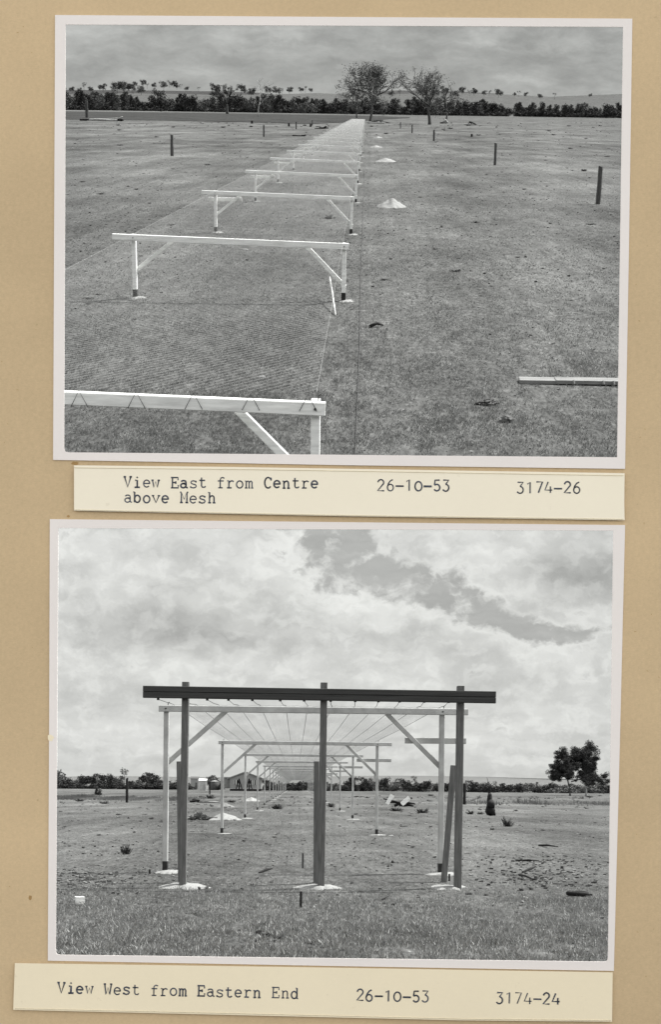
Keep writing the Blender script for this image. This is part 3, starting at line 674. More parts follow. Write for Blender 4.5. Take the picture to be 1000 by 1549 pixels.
gR = 'old fence posts right of the trestles, upper photograph'; gL = 'old fence posts left of the trestles, upper photograph'
fence_post(U, 905, 252, 309, 7, 'nearest and tallest fence post at the right edge, upper photograph', group=gR, lean=.01)
fence_post(U, 749, 217, 250, 4, 'second fence post from the right edge, upper photograph', group=gR)
fence_post(U, 656.5, 196.5, 213.5, 3, 'third fence post from the right edge, below the gnarled gum, upper photograph', group=gR)
fence_post(U, 623.5, 189, 201.5, 2, 'small far fence post left of the gnarled gum, upper photograph', group=gR)
fence_post(U, 606, 185, 194.5, 1.6, 'smallest fence post between the two big gums, upper photograph', group=gR)
fence_post(U, 260, 204, 236, 4.5, 'dark fence post standing alone on the left paddock, upper photograph', group=gL)
fence_post(U, 399, 189, 207, 2.5, 'fence post below the dead tree, upper photograph', group=gL)
fence_post(U, 448, 184, 195.5, 2, 'small fence post between the dead tree and the trestles, upper photograph', group=gL)
fence_post(U, 472.5, 181.5, 190, 1.6, 'farthest fence post just left of the trestles, upper photograph', group=gL)
fence_post(U, 131, 152, 178.5, 4.5, 'pale broken tree trunk standing before the far left trees, upper photograph', 'bark', name='dead_tree')
fence_post(L, 191.5, 1177, 1214, 4, 'dark round post standing at the left, lower photograph', 'char', name='fence_post')
fence_post(L, 703, 1186, 1217, 4.5, 'dark post just right of the gantry right post, lower photograph', 'char', name='fence_post')
fence_post(L, 317, 1182, 1201.5, 2.2, 'thin dark post before the tank, lower photograph', 'char')
fence_post(L, 455, 1349, 1373, 4, 'short dark peg in the grass before the middle gantry post, lower photograph', 'char', name='peg')
fence_post(L, 458, 1291, 1314, 3, 'short peg behind the gantry left of its middle post, lower photograph', 'post_timber', name='peg')
fence_post(L, 226, 1315, 1322, 3, 'tiny dark peg left of the first white trestle foot, lower photograph', 'char', name='peg')
fence_post(L, 680, 1322, 1333, 3, 'tiny dark peg behind the right gantry post, lower photograph', 'char', name='peg')
fence_post(L, 566.5, 1166, 1196, 1.0, 'far bare pole on the right horizon, lower photograph', 'char', name='pole')

# sand heaps
def heap(P, px, rb, rt, wpx, label, mt, name='sand_heap', seed=0, cat='heap', group=None):
    x, y = P.gp(px, rb); z = P.at(px, rt, y)[1]; wd = P.at(px+wpx/2, rb, y)[0]-P.at(px-wpx/2, rb, y)[0]
    n = 22; V = []; Fc = []
    for j in range(n+1):
        for i in range(n+1):
            u = i/n*2-1; v = j/n*2-1; r = math.hypot(u, v); nn = mnoise.noise(Vector((u*2.1+seed*3, v*2.1, seed)))
            hh = max(0, 1-(r*(1+.3*nn))); hh = (hh**1.15*1.25)/(1+.25*hh)*(1+.25*mnoise.noise(Vector((u*5, v*5, seed+.5)))+.1*mnoise.noise(Vector((u*12, v*12, seed+.5))))
            V.append((u*wd/2, v*wd*1.0, (hh*z*1.1+.02*z*mnoise.noise(Vector((u*9, v*9, seed))) if hh > 0 else -.03)))
    for j in range(n):
        for i in range(n): b = j*(n+1)+i; Fc.append((b, b+1, b+n+2, b+n+1))
    b = MB(); b.add(V, Fc); o = b.obj(name, M[mt], smooth=True); tag(o, label, cat, group); P.put(o, x, y+wd*.3, 0); return o
gh = 'heaps of pale sand beside the trestles, upper photograph'
heap(U, 593, 313.5, 301.5, 46, 'largest nearest pale sand heap right of the trestles, upper photograph', 'sand_u', seed=1, group=gh)
heap(U, 584, 244.5, 239.8, 32, 'second pale sand heap from the front right of the trestles, upper photograph', 'sand_u', seed=2, group=gh)
heap(U, 569, 223, 220, 19, 'third pale sand heap, smaller, right of the trestles, upper photograph', 'sand_u', seed=3, group=gh)
heap(U, 572, 208.5, 206.3, 13, 'farthest tiny pale sand heap right of the trestles, upper photograph', 'sand_u', seed=4, group=gh)
heap(L, 338, 1240, 1230, 54, 'pale sand heap under the second trestle left post, lower photograph', 'heap_l', seed=5)
heap(L, 380, 1212, 1206, 26, 'small far pale heap behind the third trestle, lower photograph', 'sand', seed=6)
heap(L, 340, 1221, 1215, 30, 'low grey gravel heap behind the second trestle left post, lower photograph', 'board', seed=7)
# rubble heap (stones are parts)
def rubble(P, px, row, wpx, hpx, n, label, size, mt='stone', cat='rubble', name='rubble_pile'):
    x, y = P.gp(px, row); wd = P.at(px+wpx/2, row, y)[0]-P.at(px-wpx/2, row, y)[0]; h = P.at(px, row-hpx, y)[1]
    o = empty(name, label, cat); P.put(o, x, y, 0); r = random.Random(int(px))
    ms = []
    for _ in range(4):
        b = MB(); b.box((0, 0, 0), (1, 1.2, .7), None, .16); ms.append(b.mesh('stone', M[mt]))
    for i in range(n):
        u = r.gauss(0, .42); v = r.uniform(-.5, .5); hh = max(0, 1-abs(u))*h*r.random()
        q = link('stone', ms[i % 4], o); s_ = size*r.uniform(.5, 1.2); q.location = (u*wd/2, v*wd*.6, hh*.8+s_*.2); q.scale = (s_, s_, s_*.7); q.rotation_euler = (r.uniform(-.4, .4), r.uniform(-.4, .4), r.uniform(0, 3))
    return o
rubble(L, 300, 1240, 46, 11, 90, 'grey rubble pile beside the pale sand heap, lower photograph', .16)
rubble(U, 765, 638, 22, 12, 34, 'small heap of pale stones near the bottom right, upper photograph', .055)
rubble(U, 738, 612, 46, 9, 40, 'scattered dark stones above the small pale heap, upper photograph', .05, 'bark')

# logs and timber
def logs(P, segs, label, mt, name='log', cat='log', parts='branch'):
    px, row = segs[0][0][:2]; x0, y0_ = P.gp(segs[0][4] if len(segs[0]) > 4 else px, segs[0][5] if len(segs[0]) > 5 else row)
    return None
def log_group(P, base, items, label, name='log', cat='log'):
    """items: (px0,row0,px1,row1,diam_px,mat,partname) measured at the depth of the base point"""
    x0, y = P.gp(*base); o = empty(name, label, cat); P.put(o, x0, y, 0)
    for i, (a, ra, b_, rb, dpx, mt, nm) in enumerate(items):
        xa, za_ = P.at(a, ra, y); xb, zb_ = P.at(b_, rb, y); d = (P.at(a+dpx, ra, y)[0]-xa)/2; r = random.Random(int(a*3+b_+i))
        dy = r.uniform(-2, 2)*d if nm != 'board' else -4*d
        za_ = max(za_, d*.8); zb_ = max(zb_, d*.8); m_ = 5
        pts = [(xa+(xb-xa)*t/m_-x0, dy+d*r.uniform(-.5, .5), za_+(zb_-za_)*t/m_+d*r.uniform(-.25, .25)) for t in range(m_+1)]
        if nm == 'board': MB().bar(pts[0], pts[-1], d*2, d*.5).obj('board', M[mt], o)
        else: MB().tube(pts, [d*r.uniform(.75, 1.1) for _ in range(m_)]+[d*.6], 7).obj(nm, M[mt], o, smooth=True)
    return o
log_group(U, (150, 183), [(120, 181, 134, 181.5, 3.5, 'char', 'branch'), (135, 181, 165, 181.5, 3.2, 'bark_pale', 'trunk'), (150, 182.5, 182, 183, 3.2, 'bark_pale', 'trunk'), (160, 180, 178, 179, 2, 'bark_pale', 'branch'), (178, 181, 187, 182, 4, 'char', 'stump'), (180, 179, 185, 176.5, 2, 'bark_pale', 'branch')], 'fallen pale logs with charred ends at the far left, upper photograph', 'fallen_log')
log_group(U, (572, 187), [(556, 185.5, 583, 186, 2.6, 'bark_pale', 'trunk'), (566, 183, 580, 182, 2, 'bark', 'branch'), (575, 184, 590, 186, 1.8, 'char', 'branch'), (560, 184, 572, 183.5, 2.4, 'char', 'branch')], 'fallen timber at the foot of the large open-crowned gum, upper photograph', 'fallen_log')
log_group(U, (673, 187), [(669, 186, 676, 181, 3.4, 'bark_pale', 'stump'), (674, 186, 678, 184, 4, 'bark_pale', 'stump'), (666, 188, 672, 188, 2, 'char', 'branch'), (672, 181, 671, 177.5, 1.2, 'bark_pale', 'branch')], 'pale broken stump right of the gnarled gum, upper photograph', 'stump', 'stump')
log_group(U, (712, 189), [(706, 189, 714, 184, 2, 'bark', 'branch'), (710, 184, 721, 189, 2, 'char', 'branch'), (702, 189.5, 716, 188, 1.8, 'bark_pale', 'branch'), (712, 186, 719, 188, 2, 'bark_pale', 'branch')], 'small tangle of fallen branches at the far right, upper photograph', 'fallen_log')
log_group(U, (487, 195), [(483, 195, 497, 193.5, 2.6, 'char', 'branch'), (489, 194, 494, 190.5, 2.4, 'char', 'branch'), (476, 195.5, 484, 195.5, 1.6, 'char', 'branch')], 'dark charred logs left of the trestles, upper photograph', 'fallen_log')
log_group(U, (451, 206), [(442, 206, 462, 205.5, 2.0, 'char', 'trunk'), (456, 205, 463, 204.5, 2.4, 'char', 'branch')], 'flat dark log lying left of the trestles, upper photograph', 'fallen_log')
for a, r_, lb in ((381, 187, 'small charred stump below the dead tree, upper photograph'), (437, 191, 'tiny charred stump between two small fence posts, upper photograph'), (470, 192, 'tiny charred stump nearest the trestles, upper photograph'), (714, 207, 'small dark stump in the right paddock, upper photograph'), (243, 169, 'dark stump on the far darker ground, upper photograph')):
    fence_post(U, a, r_-4.5, r_, 3.2, lb, 'char', name='stump')
# white strip leaning / lying across the wire at the first trestle
x, y = U.gp(508, 478); xt, zt_ = U.at(496, 431, y+1)
o = MB().tube([(0, 0, .02), (-.05, .8, .12), (-.13, 2.4, .3), (-.2, 3.6, .42), (-.22, 4.2, .45)], [.012, .035, .03, .04, .012], 6, .5).obj('timber_strip', M['whitewash']); tag(o, 'white curved strip lying beside the right post of the second trestle, upper photograph', 'timber strip'); U.put(o, x, y, 0)
# long board right
bd = empty('timber_board', 'long pale board lying on the grass at the right edge, upper photograph', 'board')
xa, ya = U.gp(786, 578); xb, yb2 = U.gp(1010, 583)
MB().bar((0, 0, .03), (.62, -.03, .035), .06, .4).obj('board_end', M['board_pale'], bd)
MB().bar((.58, -.05, .045), (xb-xa, yb2-ya, .05), .06, .4).obj('board', M['board_pale'], bd)
for t in (.35, .55, .62, .7):
    MB().tube([((xb-xa)*t, -.3, .09), ((xb-xa)*t+.02, -.3, .03)], .02, 5).obj('nail', M['sand'], bd)
U.put(bd, xa, ya, 0)

# lower: wreck of white boards and dark logs
log_group(L, (600, 1221), [(583, 1213, 628, 1216, 4.5, 'char', 'trunk'), (580, 1208, 606, 1214, 2.2, 'char', 'branch'), (597, 1219, 624, 1207, 4.5, 'char', 'branch'), (585, 1216, 593, 1202, 6, 'whitewash', 'board'), (607, 1217, 619, 1206, 6.5, 'whitewash', 'board'), (590, 1204, 596, 1206, 3, 'whitewash', 'board'), (604, 1218, 626, 1219, 4, 'char', 'branch')], 'tumbled pile of pale boards and dark logs right of the trestles, lower photograph', 'timber_pile', 'timber pile')
log_group(L, (735, 1234), [(741, 1235, 742, 1212, 14, 'char', 'trunk'), (740, 1218, 741, 1200, 9, 'char', 'trunk'), (740, 1207, 742, 1188, 4.5, 'char', 'trunk'), (743, 1230, 750, 1234, 7, 'char', 'root'), (740, 1190, 747, 1188, 1.5, 'char', 'branch'), (741, 1190, 737, 1176, .9, 'bark', 'branch')], 'black charred stump with spreading foot at the right, lower photograph', 'charred_stump', 'stump')
log_group(L, (148, 1203), [(144, 1203, 146, 1192, 5, 'char', 'trunk'), (149, 1203, 151, 1194, 6, 'bark', 'trunk'), (146, 1203, 153, 1203, 4, 'char', 'root')], 'squat weathered stump near the left edge, lower photograph', 'stump', 'stump')
log_group(L, (308, 1214), [(287, 1213, 302, 1211, 4, 'char', 'stump'), (300, 1213, 330, 1215, 2.2, 'bark_pale', 'trunk'), (298, 1215, 332, 1217, 2, 'bark', 'trunk'), (290, 1211, 296, 1209, 4, 'char', 'stump')], 'fallen logs before the sheds, lower photograph', 'fallen_log')
log_group(L, (540, 1206), [(532, 1205.5, 550, 1206.5, 1.6, 'char', 'trunk'), (538, 1204.5, 544, 1205, 1.4, 'char', 'branch')], 'flat dark fallen log beyond the trestles at the right, lower photograph', 'fallen_log')
def flat_log(P, pts, rpx, mt, label, name='fallen_branch'):
    g0 = P.gp(*pts[0]); r = P.at(pts[0][0]+rpx, pts[0][1], g0[1])[0]-g0[0]
    ps = [P.gp(*p) for p in pts]; o = MB().tube([(a-g0[0], b-g0[1], r*.8+(r*1.5 if i % 2 else 0)) for i, (a, b) in enumerate(ps)], [r]*(len(ps)-1)+[r*.5], 6).obj(name, M[mt], smooth=True)
    tag(o, label, 'branch'); P.put(o, g0[0], g0[1], 0)
flat_log(L, [(791, 1321), (800, 1318), (812, 1311)], 1.6, 'char', 'short dark branch pointing up right, near the right edge, lower photograph')
flat_log(L, [(786, 1324), (796, 1329), (806, 1331), (812, 1335)], 1.6, 'char', 'crooked dark branch lying below another, near the right edge, lower photograph')
flat_log(L, [(785, 1303), (800, 1304.5), (818, 1303)], 1.5, 'char', 'thin dark branch lying level near the right, lower photograph')
flat_log(L, [(816, 1280), (828, 1282), (845, 1282)], 1.5, 'char', 'small dark branch farther back at the right, lower photograph')
flat_log(L, [(392, 1322), (402, 1319), (412, 1315)], 1.8, 'char', 'short dark branch on the grass between left and middle gantry posts, lower photograph')
flat_log(L, [(578, 1362), (590, 1358)], 1.6, 'char', 'small dark stick on the grass before the gantry, lower photograph')
flat_log(U, [(560, 496), (570, 495), (580, 494)], 2.6, 'char', 'dark flat clod in the grass right of the second trestle, upper photograph')
# ring / tyre
x, y = L.gp(874, 1355); b = MB(); rr = L.at(874+14, 1355, y)[0]-x
b.tube([(math.cos(a)*rr, math.sin(a)*rr*1.0, .035) for a in [6.2832*i/18 for i in range(19)]], .035, 7)
o = b.obj('dark_ring', M['char'], smooth=True); tag(o, 'dark ring lying flat on the grass at the right edge, lower photograph', 'ring'); L.put(o, x, y, 0)
# white block
x, y = L.gp(120, 1368); o = MB().box((0, 0, .045), (.12, .16, .1), None, .008).obj('white_block', M['whitewash']); tag(o, 'small white block on the grass at the left edge, lower photograph', 'block'); L.put(o, x, y, 0, .2)
# pale litter
for P, a, r_, wp, lb in ((U, 831, 519.5, 8, 'small pale scrap on the grass at the right, upper photograph'), (U, 396, 571, 20, 'pale flat patch of bare earth left of the wires, upper photograph'), (U, 713, 683, 8, 'tiny pale scrap at the bottom right, upper photograph'), (U, 369, 378, 14, 'pale bare patch behind the second trestle beam, upper photograph'), (L, 794, 1358, 14, 'pale flat scrap before the right gantry post, lower photograph'), (L, 618, 1440, 12, 'pale stone in the grass at the bottom, lower photograph'), (L, 592, 1264, 10, 'pale scrap right of the second trestle foot, lower photograph'), (L, 135, 1362, 1, '')):
    if not lb: continue
    x, y = P.gp(a, r_); wd = P.at(a+wp, r_, y)[0]-x; b = MB(); n = 9; r = random.Random(int(a)); vs = []
    for i in range(n): q = wd/2*r.uniform(.6, 1.1); vs.append((math.cos(6.283*i/n)*q, math.sin(6.283*i/n)*q*1.4, -.01))
    vs += [(v[0]*.7, v[1]*.7, wd*.1) for v in vs]; fs = [(i, (i+1) % n, n+(i+1) % n, n+i) for i in range(n)]+[tuple(range(n, 2*n))]
    b.add(vs, fs); o = b.obj('pale_scrap', M['board' if wp > 12 and P is U else 'sand']); tag(o, lb, 'scrap'); P.put(o, x, y, 0)

# ------------------------------------------------------------------ buildings (lower photograph)
yh = L.gp(366, 1196.5)[1]
def XZ(px, row, y=None): return L.at(px, row, y or yh)
hs = empty('house', 'low gabled weatherboard house beyond the left trestles, lower photograph', 'house'); hx = XZ(371, 1190)[0]; L.put(hs, hx, yh, 0)
def hX(px): return XZ(px, 1190)[0]-hx
def hZ(row): return XZ(371, row)[1]
zE, zP, zF = hZ(1177.5), hZ(1168.6), hZ(1193)
b = MB(); xl_, xr_, xc = hX(347.5), hX(395), hX(371); dpt = 10
b.add([(xl_, 0, zF), (xr_, 0, zF), (xr_, 0, zE), (xc, 0, zP), (xl_, 0, zE), (xl_, dpt, zF), (xr_, dpt, zF), (xr_, dpt, zE), (xc, dpt, zP), (xl_, dpt, zE)], [(0, 1, 2, 3, 4), (9, 8, 7, 6, 5), (0, 5, 6, 1), (1, 6, 7, 2), (4, 9, 5, 0), (2, 7, 8, 3), (3, 8, 9, 4)])
b.obj('wall', M['wall'], hs)
for sx_, xe in ((-1, xl_), (1, xr_)):
    ex = xe+sx_*.6; ez = zE-.6*(zP-zE)/abs(xc-xe)
    v = [(xc, -.5, zP+.05), (ex, -.5, ez+.05), (ex, dpt+.4, ez+.05), (xc, dpt+.4, zP+.05)]
    MB().add(v+[(p[0], p[1], p[2]+.22) for p in v], [(0, 3, 2, 1), (4, 5, 6, 7), (0, 1, 5, 4), (1, 2, 6, 5), (2, 3, 7, 6), (3, 0, 4, 7)]).obj('roof', M['roof'], hs)
wl = MB().box(((hX(336)+hX(347.3))/2, dpt*.6, (zF+zE)/2), (hX(347.3)-hX(336), dpt*.7, zE-zF)).obj('side_wing', M['wall'], hs)
MB().box(((hX(335)+hX(348))/2, dpt*.6, zE+.15), (hX(348)-hX(335), dpt*.75, .3)).obj('roof', M['roof'], hs)
for a in (355, 358.7, 379.5, 386):
    wn = MB().box((hX(a), -.03, hZ(1183.5)), (hX(a+3)-hX(a), .1, hZ(1180)-hZ(1187))).obj('window', M['dark'], hs)
    for dx in (-1.4, 1.4): MB().box((hX(a+dx), -.1, hZ(1183.5)), (.1, .1, hZ(1180)-hZ(1187))).obj('frame', M['whitewash'], wn)
MB().box(((xl_+xr_)/2, -.04, zF/2-.05), (xr_-xl_, .1, zF)).obj('underfloor', M['dark'], hs)
for i, (a, sd) in enumerate(((362.5, 'left'), (377.5, 'right'))):
    x = XZ(a, 1190)[0]; o = empty('trestle', 'dark tripod trestle standing before the house, the %s one, lower photograph' % sd, 'trestle', 'trestles before the house'); L.put(o, x, yh-4, 0)
    zt_ = hZ(1178)
    for dx, dy in ((-1, -.4), (1, -.4), (0, .9)):
        MB().tube([(dx*.75, dy, 0), (0, 0, zt_)], .13, 5).obj('leg', M['char'], o)
    MB().tube([(-.5, -.2, zt_*.4), (.5, -.2, zt_*.4)], .08, 5).obj('rail', M['char'], o)
def shed(a0, a1, rt, rb, wm, rm, label, y, open_=False):
    x0, x1 = L.at(a0, rb, y)[0], L.at(a1, rb, y)[0]; z = L.at(a0, rt, y)[1]; o = empty('shed', label, 'shed'); xm = (x0+x1)/2; L.put(o, xm, y, 0); ww = x1-x0
    MB().box((0, ww*.4, z*.42), (ww, ww*.8, z*.84)).obj('wall', M[wm], o)
    v = [(-ww*.55, -.2, z*.845), (ww*.55, -.2, z*.845), (ww*.55, ww*.85, z), (-ww*.55, ww*.85, z)]
    MB().add(v+[(p[0], p[1], p[2]+.08) for p in v], [(0, 3, 2, 1), (4, 5, 6, 7), (0, 1, 5, 4), (1, 2, 6, 5), (2, 3, 7, 6), (3, 0, 4, 7)]).obj('roof', M[rm], o)
    MB().box((ww*.2, -.02, z*.3), (ww*.22, .06, z*.5)).obj('door', M['tank' if open_ else 'wall'], o)
shed(300.5, 312, 1178.5, 1196.5, 'whitewash2', 'roof_pale', 'small pale shed with white roof left of the house, lower photograph', yh*.99)
shed(288, 300, 1175, 1192, 'wall', 'tank', 'darker-roofed shed behind the small pale shed, lower photograph', yh*1.15, True)
x = L.at(322, 1190, yh)[0]; tk = empty('water_tank', 'dark squat water tank between shed and house, lower photograph', 'tank'); L.put(tk, x, yh*1.02, 0)
tr_ = (L.at(329, 1190, yh)[0]-L.at(315, 1190, yh)[0])/2; tz = L.at(322, 1182, yh)[1]
MB().tube([(0, 0, 0.1), (0, 0, tz*.4), (0, 0, tz)], tr_, 18).obj('drum', M['tank'], tk, smooth=True)
MB().tube([(0, 0, tz+.001), (0, 0, tz+.25)], [tr_*1.02, tr_*.1], 18).obj('lid', M['roof'], tk)

# ------------------------------------------------------------------ grass
def blades(P, name, m, rows, dens_px, hh, seed, keepout=None, xpad=60, label='', ww=.006):
    rng = np.random.default_rng(seed); Vs = []
    for (r0, r1, n, hm) in rows:
        px = rng.uniform(70-xpad, 950+xpad, n); py = rng.uniform(r0, r1, n)
        Rm = np.array(P.R.transposed()); D = np.stack([(px-PX)/F, np.ones(n), (PY-py)/F], 1) @ Rm.T
        t = -P.H/D[:, 2]; x = D[:, 0]*t; y = D[:, 1]*t
        # clumping
        cl = np.array([.6*mnoise.noise(Vector((a*4.1, b_*1.6, seed)))+.4*mnoise.noise(Vector((a*.9, b_*.35, seed))) for a, b_ in zip(x, y)])
        keep = cl+rng.uniform(-.35, .35, n) > -.1; x, y = x[keep], y[keep]; cl = cl[keep]; k_ = len(x)
        a = rng.uniform(0, 6.283, k_); h = hh*hm*rng.uniform(.4, 1.3, k_)*(1+1.3*cl); lx = np.cos(a)*h*rng.uniform(.1, .9, k_); ly = np.sin(a)*h*rng.uniform(.1, .9, k_)
        w_ = ww*hm**.5*rng.uniform(.7, 1.4, k_); b_ = rng.uniform(0, 6.283, k_); wx = np.cos(b_)*w_; wy = np.sin(b_)*w_*.5
        z = np.zeros(k_)-.005
        Vs.append(np.stack([np.stack([x-wx, y-wy, z], 1), np.stack([x+wx, y+wy, z], 1), np.stack([x+lx*.45+wx*.6, y+ly*.45, h*.65], 1), np.stack([x+lx, y+ly, h], 1)], 1).reshape(-1, 3))
    V = np.concatenate(Vs); Fq = np.arange(len(V)).reshape(-1, 4)
    o = link(name, np_mesh(name, V, Fq, m)); P.put(o); tag(o, label, 'grass', kind='stuff'); return o
blades(L, 'grass', M['blade_l'], [(1400, 1475, 62000, 1.1), (1362, 1400, 32000, .9), (1335, 1366, 20000, .65), (1300, 1335, 14000, .5), (1250, 1300, 14000, .6), (1208, 1250, 16000, .9)], 0, .052, 3, label='short rough grass and seed stalks of the lower paddock', ww=.004)
blades(U, 'grass', M['blade_u'], [(560, 740, 70000, 1.0), (430, 560, 60000, 1.0), (330, 430, 60000, 1.05), (250, 330, 60000, 1.15), (200, 250, 45000, 1.4)], 0, .034, 4, label='short dry grass of the upper paddock', ww=.006)

# tussocks: individually standing dark clumps
def tuft_mesh(seed, n=60, spread=.35, mname='tuft'):
    rng = np.random.default_rng(seed); V = []
    a = rng.uniform(0, 6.283, n); r = rng.random(n)*.35; x = np.cos(a)*r*1.5; y = np.sin(a)*r*1.5
    h = rng.uniform(.35, 1.0, n)*(1.05-r*1.6); lx = np.cos(a)*spread*rng.uniform(.2, 1.2, n); ly = np.sin(a)*spread*rng.uniform(.2, 1.2, n); wv = .05
    b = a+1.57; wx = np.cos(b)*wv; wy = np.sin(b)*wv
    V = np.stack([np.stack([x-wx, y-wy, 0*x], 1), np.stack([x+wx, y+wy, 0*x], 1), np.stack([x+lx*.5+wx*.7, y+ly*.5, h*.7], 1), np.stack([x+lx, y+ly, h], 1)], 1).reshape(-1, 3)
    return np_mesh('tussock', V, np.arange(4*n).reshape(n, 4), M[mname])
tms = [tuft_mesh(i) for i in range(5)]; tml = [tuft_mesh(10+i, 90, .5) for i in range(4)]
def tuft(P, px, row, hpx, wide, label, group, i, big=False):
    x, y = P.gp(px, row); h = P.at(px, row-hpx, y)[1]
    o = link('tussock', (tml if big else tms)[i % (4 if big else 5)]); P.put(o, x, y, -.005, i*1.3, h*wide, h*wide*1.5, h); tag(o, label, 'grass clump', group)
gU = 'small dark clumps in the grass of the upper photograph'
rt = random.Random(77)
named = [(498, 331, 8, 2.0, 'dark clump of weed behind the second trestle near its right brace, upper photograph'), (152, 294, 4, 2.2, 'low dark clump left of the third trestle, upper photograph'), (258, 341, 4, 2, 'low dark clump just left of the second trestle top, upper photograph'), (148, 446, 4, 2.6, 'dark clod left of the second trestle foot, upper photograph'), (134, 452, 4, 3, 'dark flat clod at the left edge beside the second trestle foot, upper photograph'), (720, 337, 4, 2.6, 'small dark clump in the middle of the right paddock, upper photograph'), (690, 411, 5, 2.4, 'isolated dark clump right of the second trestle, upper photograph'), (580, 424, 4, 2.5, 'dark clod just right of the second trestle beam, upper photograph'), (895, 340, 4, 2.5, 'dark clump near the right edge below the tall post, upper photograph'), (884, 259, 5, 1.4, 'small dark stub left of the tall post, upper photograph'), (292, 353, 0, 0, '')]
for i, (a, r_, h, w_, lb) in enumerate(named):
    if lb: tuft(U, a, r_, h, w_, lb, gU, i)
for i in range(150):
    r_ = 190+300*rt.random()**1.9; a = rt.uniform(105, 935)
    if 330-(r_-169)*.5 < a < 575 and r_ > 200: 
        if rt.random() < .8: continue
    tuft(U, a, r_, rt.uniform(1.2, 3.2), rt.uniform(1.2, 2.2), 'small dark clump in the %s paddock %s, upper photograph' % ('far' if r_ < 230 else 'middle' if r_ < 320 else 'near', 'left of the row' if a < 400 else 'by the row' if a < 600 else 'below the big gums' if a < 730 else 'towards the right border'), gU, i)
gl = 'small dark clumps in the grass of the lower photograph'
for i, (a, r_, h, w_, lb) in enumerate([(768, 1250, 17, .8, 'large dark tussock right of the gantry, lower photograph'), (190, 1292, 20, .4, 'tall thin tussock at the left, lower photograph'), (420, 1224, 9, 1.2, 'dark tussock under the far trestles left of the middle post, lower photograph'), (640, 1230, 10, 1.2, 'dark tussock right of the board pile, lower photograph'), (600, 1227, 8, 1.2, 'dark tussock just before the board pile, lower photograph'), (712, 1232, 8, 1.0, 'dark tussock left of the charred stump, lower photograph'), (727, 1232, 5, 1.0, 'small tussock at the foot of the charred stump, lower photograph'), (501, 1221, 9, .9, 'dark tussock right of the middle gantry post, lower photograph'), (158, 1216, 6, 1.4, 'tussock beside the squat stump, lower photograph'), (120, 1212, 5, 1.5, 'tussock at the far left, lower photograph'), (317, 1208, 7, 1.6, 'tussock before the tank, lower photograph'), (350, 1214, 6, 1.0, 'tussock before the house, lower photograph'), (488, 1428, 8, 2.0, 'dark clump in the foreground grass at the middle bottom, lower photograph')]):
    tuft(L, a, r_, h, w_, lb, gl, i, True)
for i in range(110):
    r_ = 1204+100*rt.random()**1.8; a = rt.uniform(90, 925)
    tuft(L, a, r_, rt.uniform(1.5, 4), rt.uniform(.9, 1.8), 'small dark clump in the %s paddock %s, lower photograph' % ('far' if r_ < 1225 else 'near', 'left of the gantry' if a < 270 else 'between left and middle gantry posts' if a < 485 else 'between middle and right gantry posts' if a < 695 else 'right of the gantry'), gl, i)
def clods(P, spots, label, seed, hz):
    r = random.Random(seed); b = MB()
    for (cx, cy, wx, wy, n, s0) in spots:
        for _ in range(n):
            px, py = r.gauss(cx, wx), r.gauss(cy, wy)
            x, y = P.gp(px, py); s_ = s0*.55*r.uniform(.4, 1.5); q = Matrix.Rotation(r.uniform(0, 3), 3, 'Z')
            b.box((x, y, s_*.2), (s_*1.3, s_*1.7, s_*1.1), q, s_*.35)
    o = b.obj('clods', M[hz]); P.put(o); tag(o, label, 'clods', kind='stuff')
clods(L, [(120, 1330, 40, 9, 260, .05), (830, 1318, 55, 14, 260, .045), (700, 1300, 120, 20, 120, .035), (300, 1300, 120, 25, 120, .035), (500, 1380, 220, 25, 90, .035)], 'scattered clods of dry earth and dung on the lower paddock', 5, 'stone')
clods(L, [(800, 1325, 60, 16, 130, .05), (160, 1290, 60, 30, 80, .04), (500, 1290, 250, 40, 120, .04), (486, 1428, 14, 4, 25, .05), (400, 1420, 15, 4, 18, .05)], 'scattered dark twigs and clods on the lower paddock', 6, 'tuft')
clods(U, [(500, 300, 260, 60, 260, .05), (750, 300, 120, 80, 200, .05), (200, 350, 60, 60, 90, .05), (820, 560, 80, 70, 40, .03)], 'scattered dark dung and clods on the upper paddock', 7, 'tuft')
clods(U, [(500, 320, 260, 80, 160, .04), (750, 420, 120, 120, 80, .035)], 'scattered pale stones on the upper paddock', 8, 'stone')
def weeds(P, boxes, label, seed, mk):
    rng = np.random.default_rng(seed); Vs = []; src = []
    for me in tms:
        A = np.empty(len(me.vertices)*3, np.float32); me.vertices.foreach_get('co', A); A = A.reshape(-1, 4, 3)[::3].reshape(-1, 3); src.append(A)
    for (xa, xb, ra, rb, n, h0, h1, pw) in boxes:
        for i in range(n):
            px = rng.uniform(xa, xb); row = ra+(rb-ra)*rng.random()**pw; x, y = P.gp(px, row); h = P.at(px, row-rng.uniform(h0, h1), y)[1]; w_ = h*rng.uniform(1.2, 3.2)
            A = src[i % len(src)]; Vs.append(A*np.array([w_, w_*1.5, h])+np.array([x, y, 0]))
    V = np.concatenate(Vs); o = link('weeds', np_mesh('weeds', V, np.arange(len(V)).reshape(-1, 4), M[mk])); P.put(o); tag(o, label, 'weeds', kind='stuff')
weeds(L, [(80, 930, 1206, 1340, 900, .8, 2.6, 1.7), (80, 930, 1365, 1440, 60, 2, 5, 1)], 'small dark weeds and clumps all over the lower paddock', 21, 'tuft')
weeds(L, [(80, 930, 1206, 1400, 700, .8, 2.8, 1.4)], 'small paler weeds all over the lower paddock', 22, 'blade_l')
weeds(U, [(90, 945, 186, 460, 1000, .6, 1.9, 1.5), (90, 945, 460, 680, 120, .8, 2.2, 1)], 'small dark weeds all over the upper paddock', 23, 'tuft')
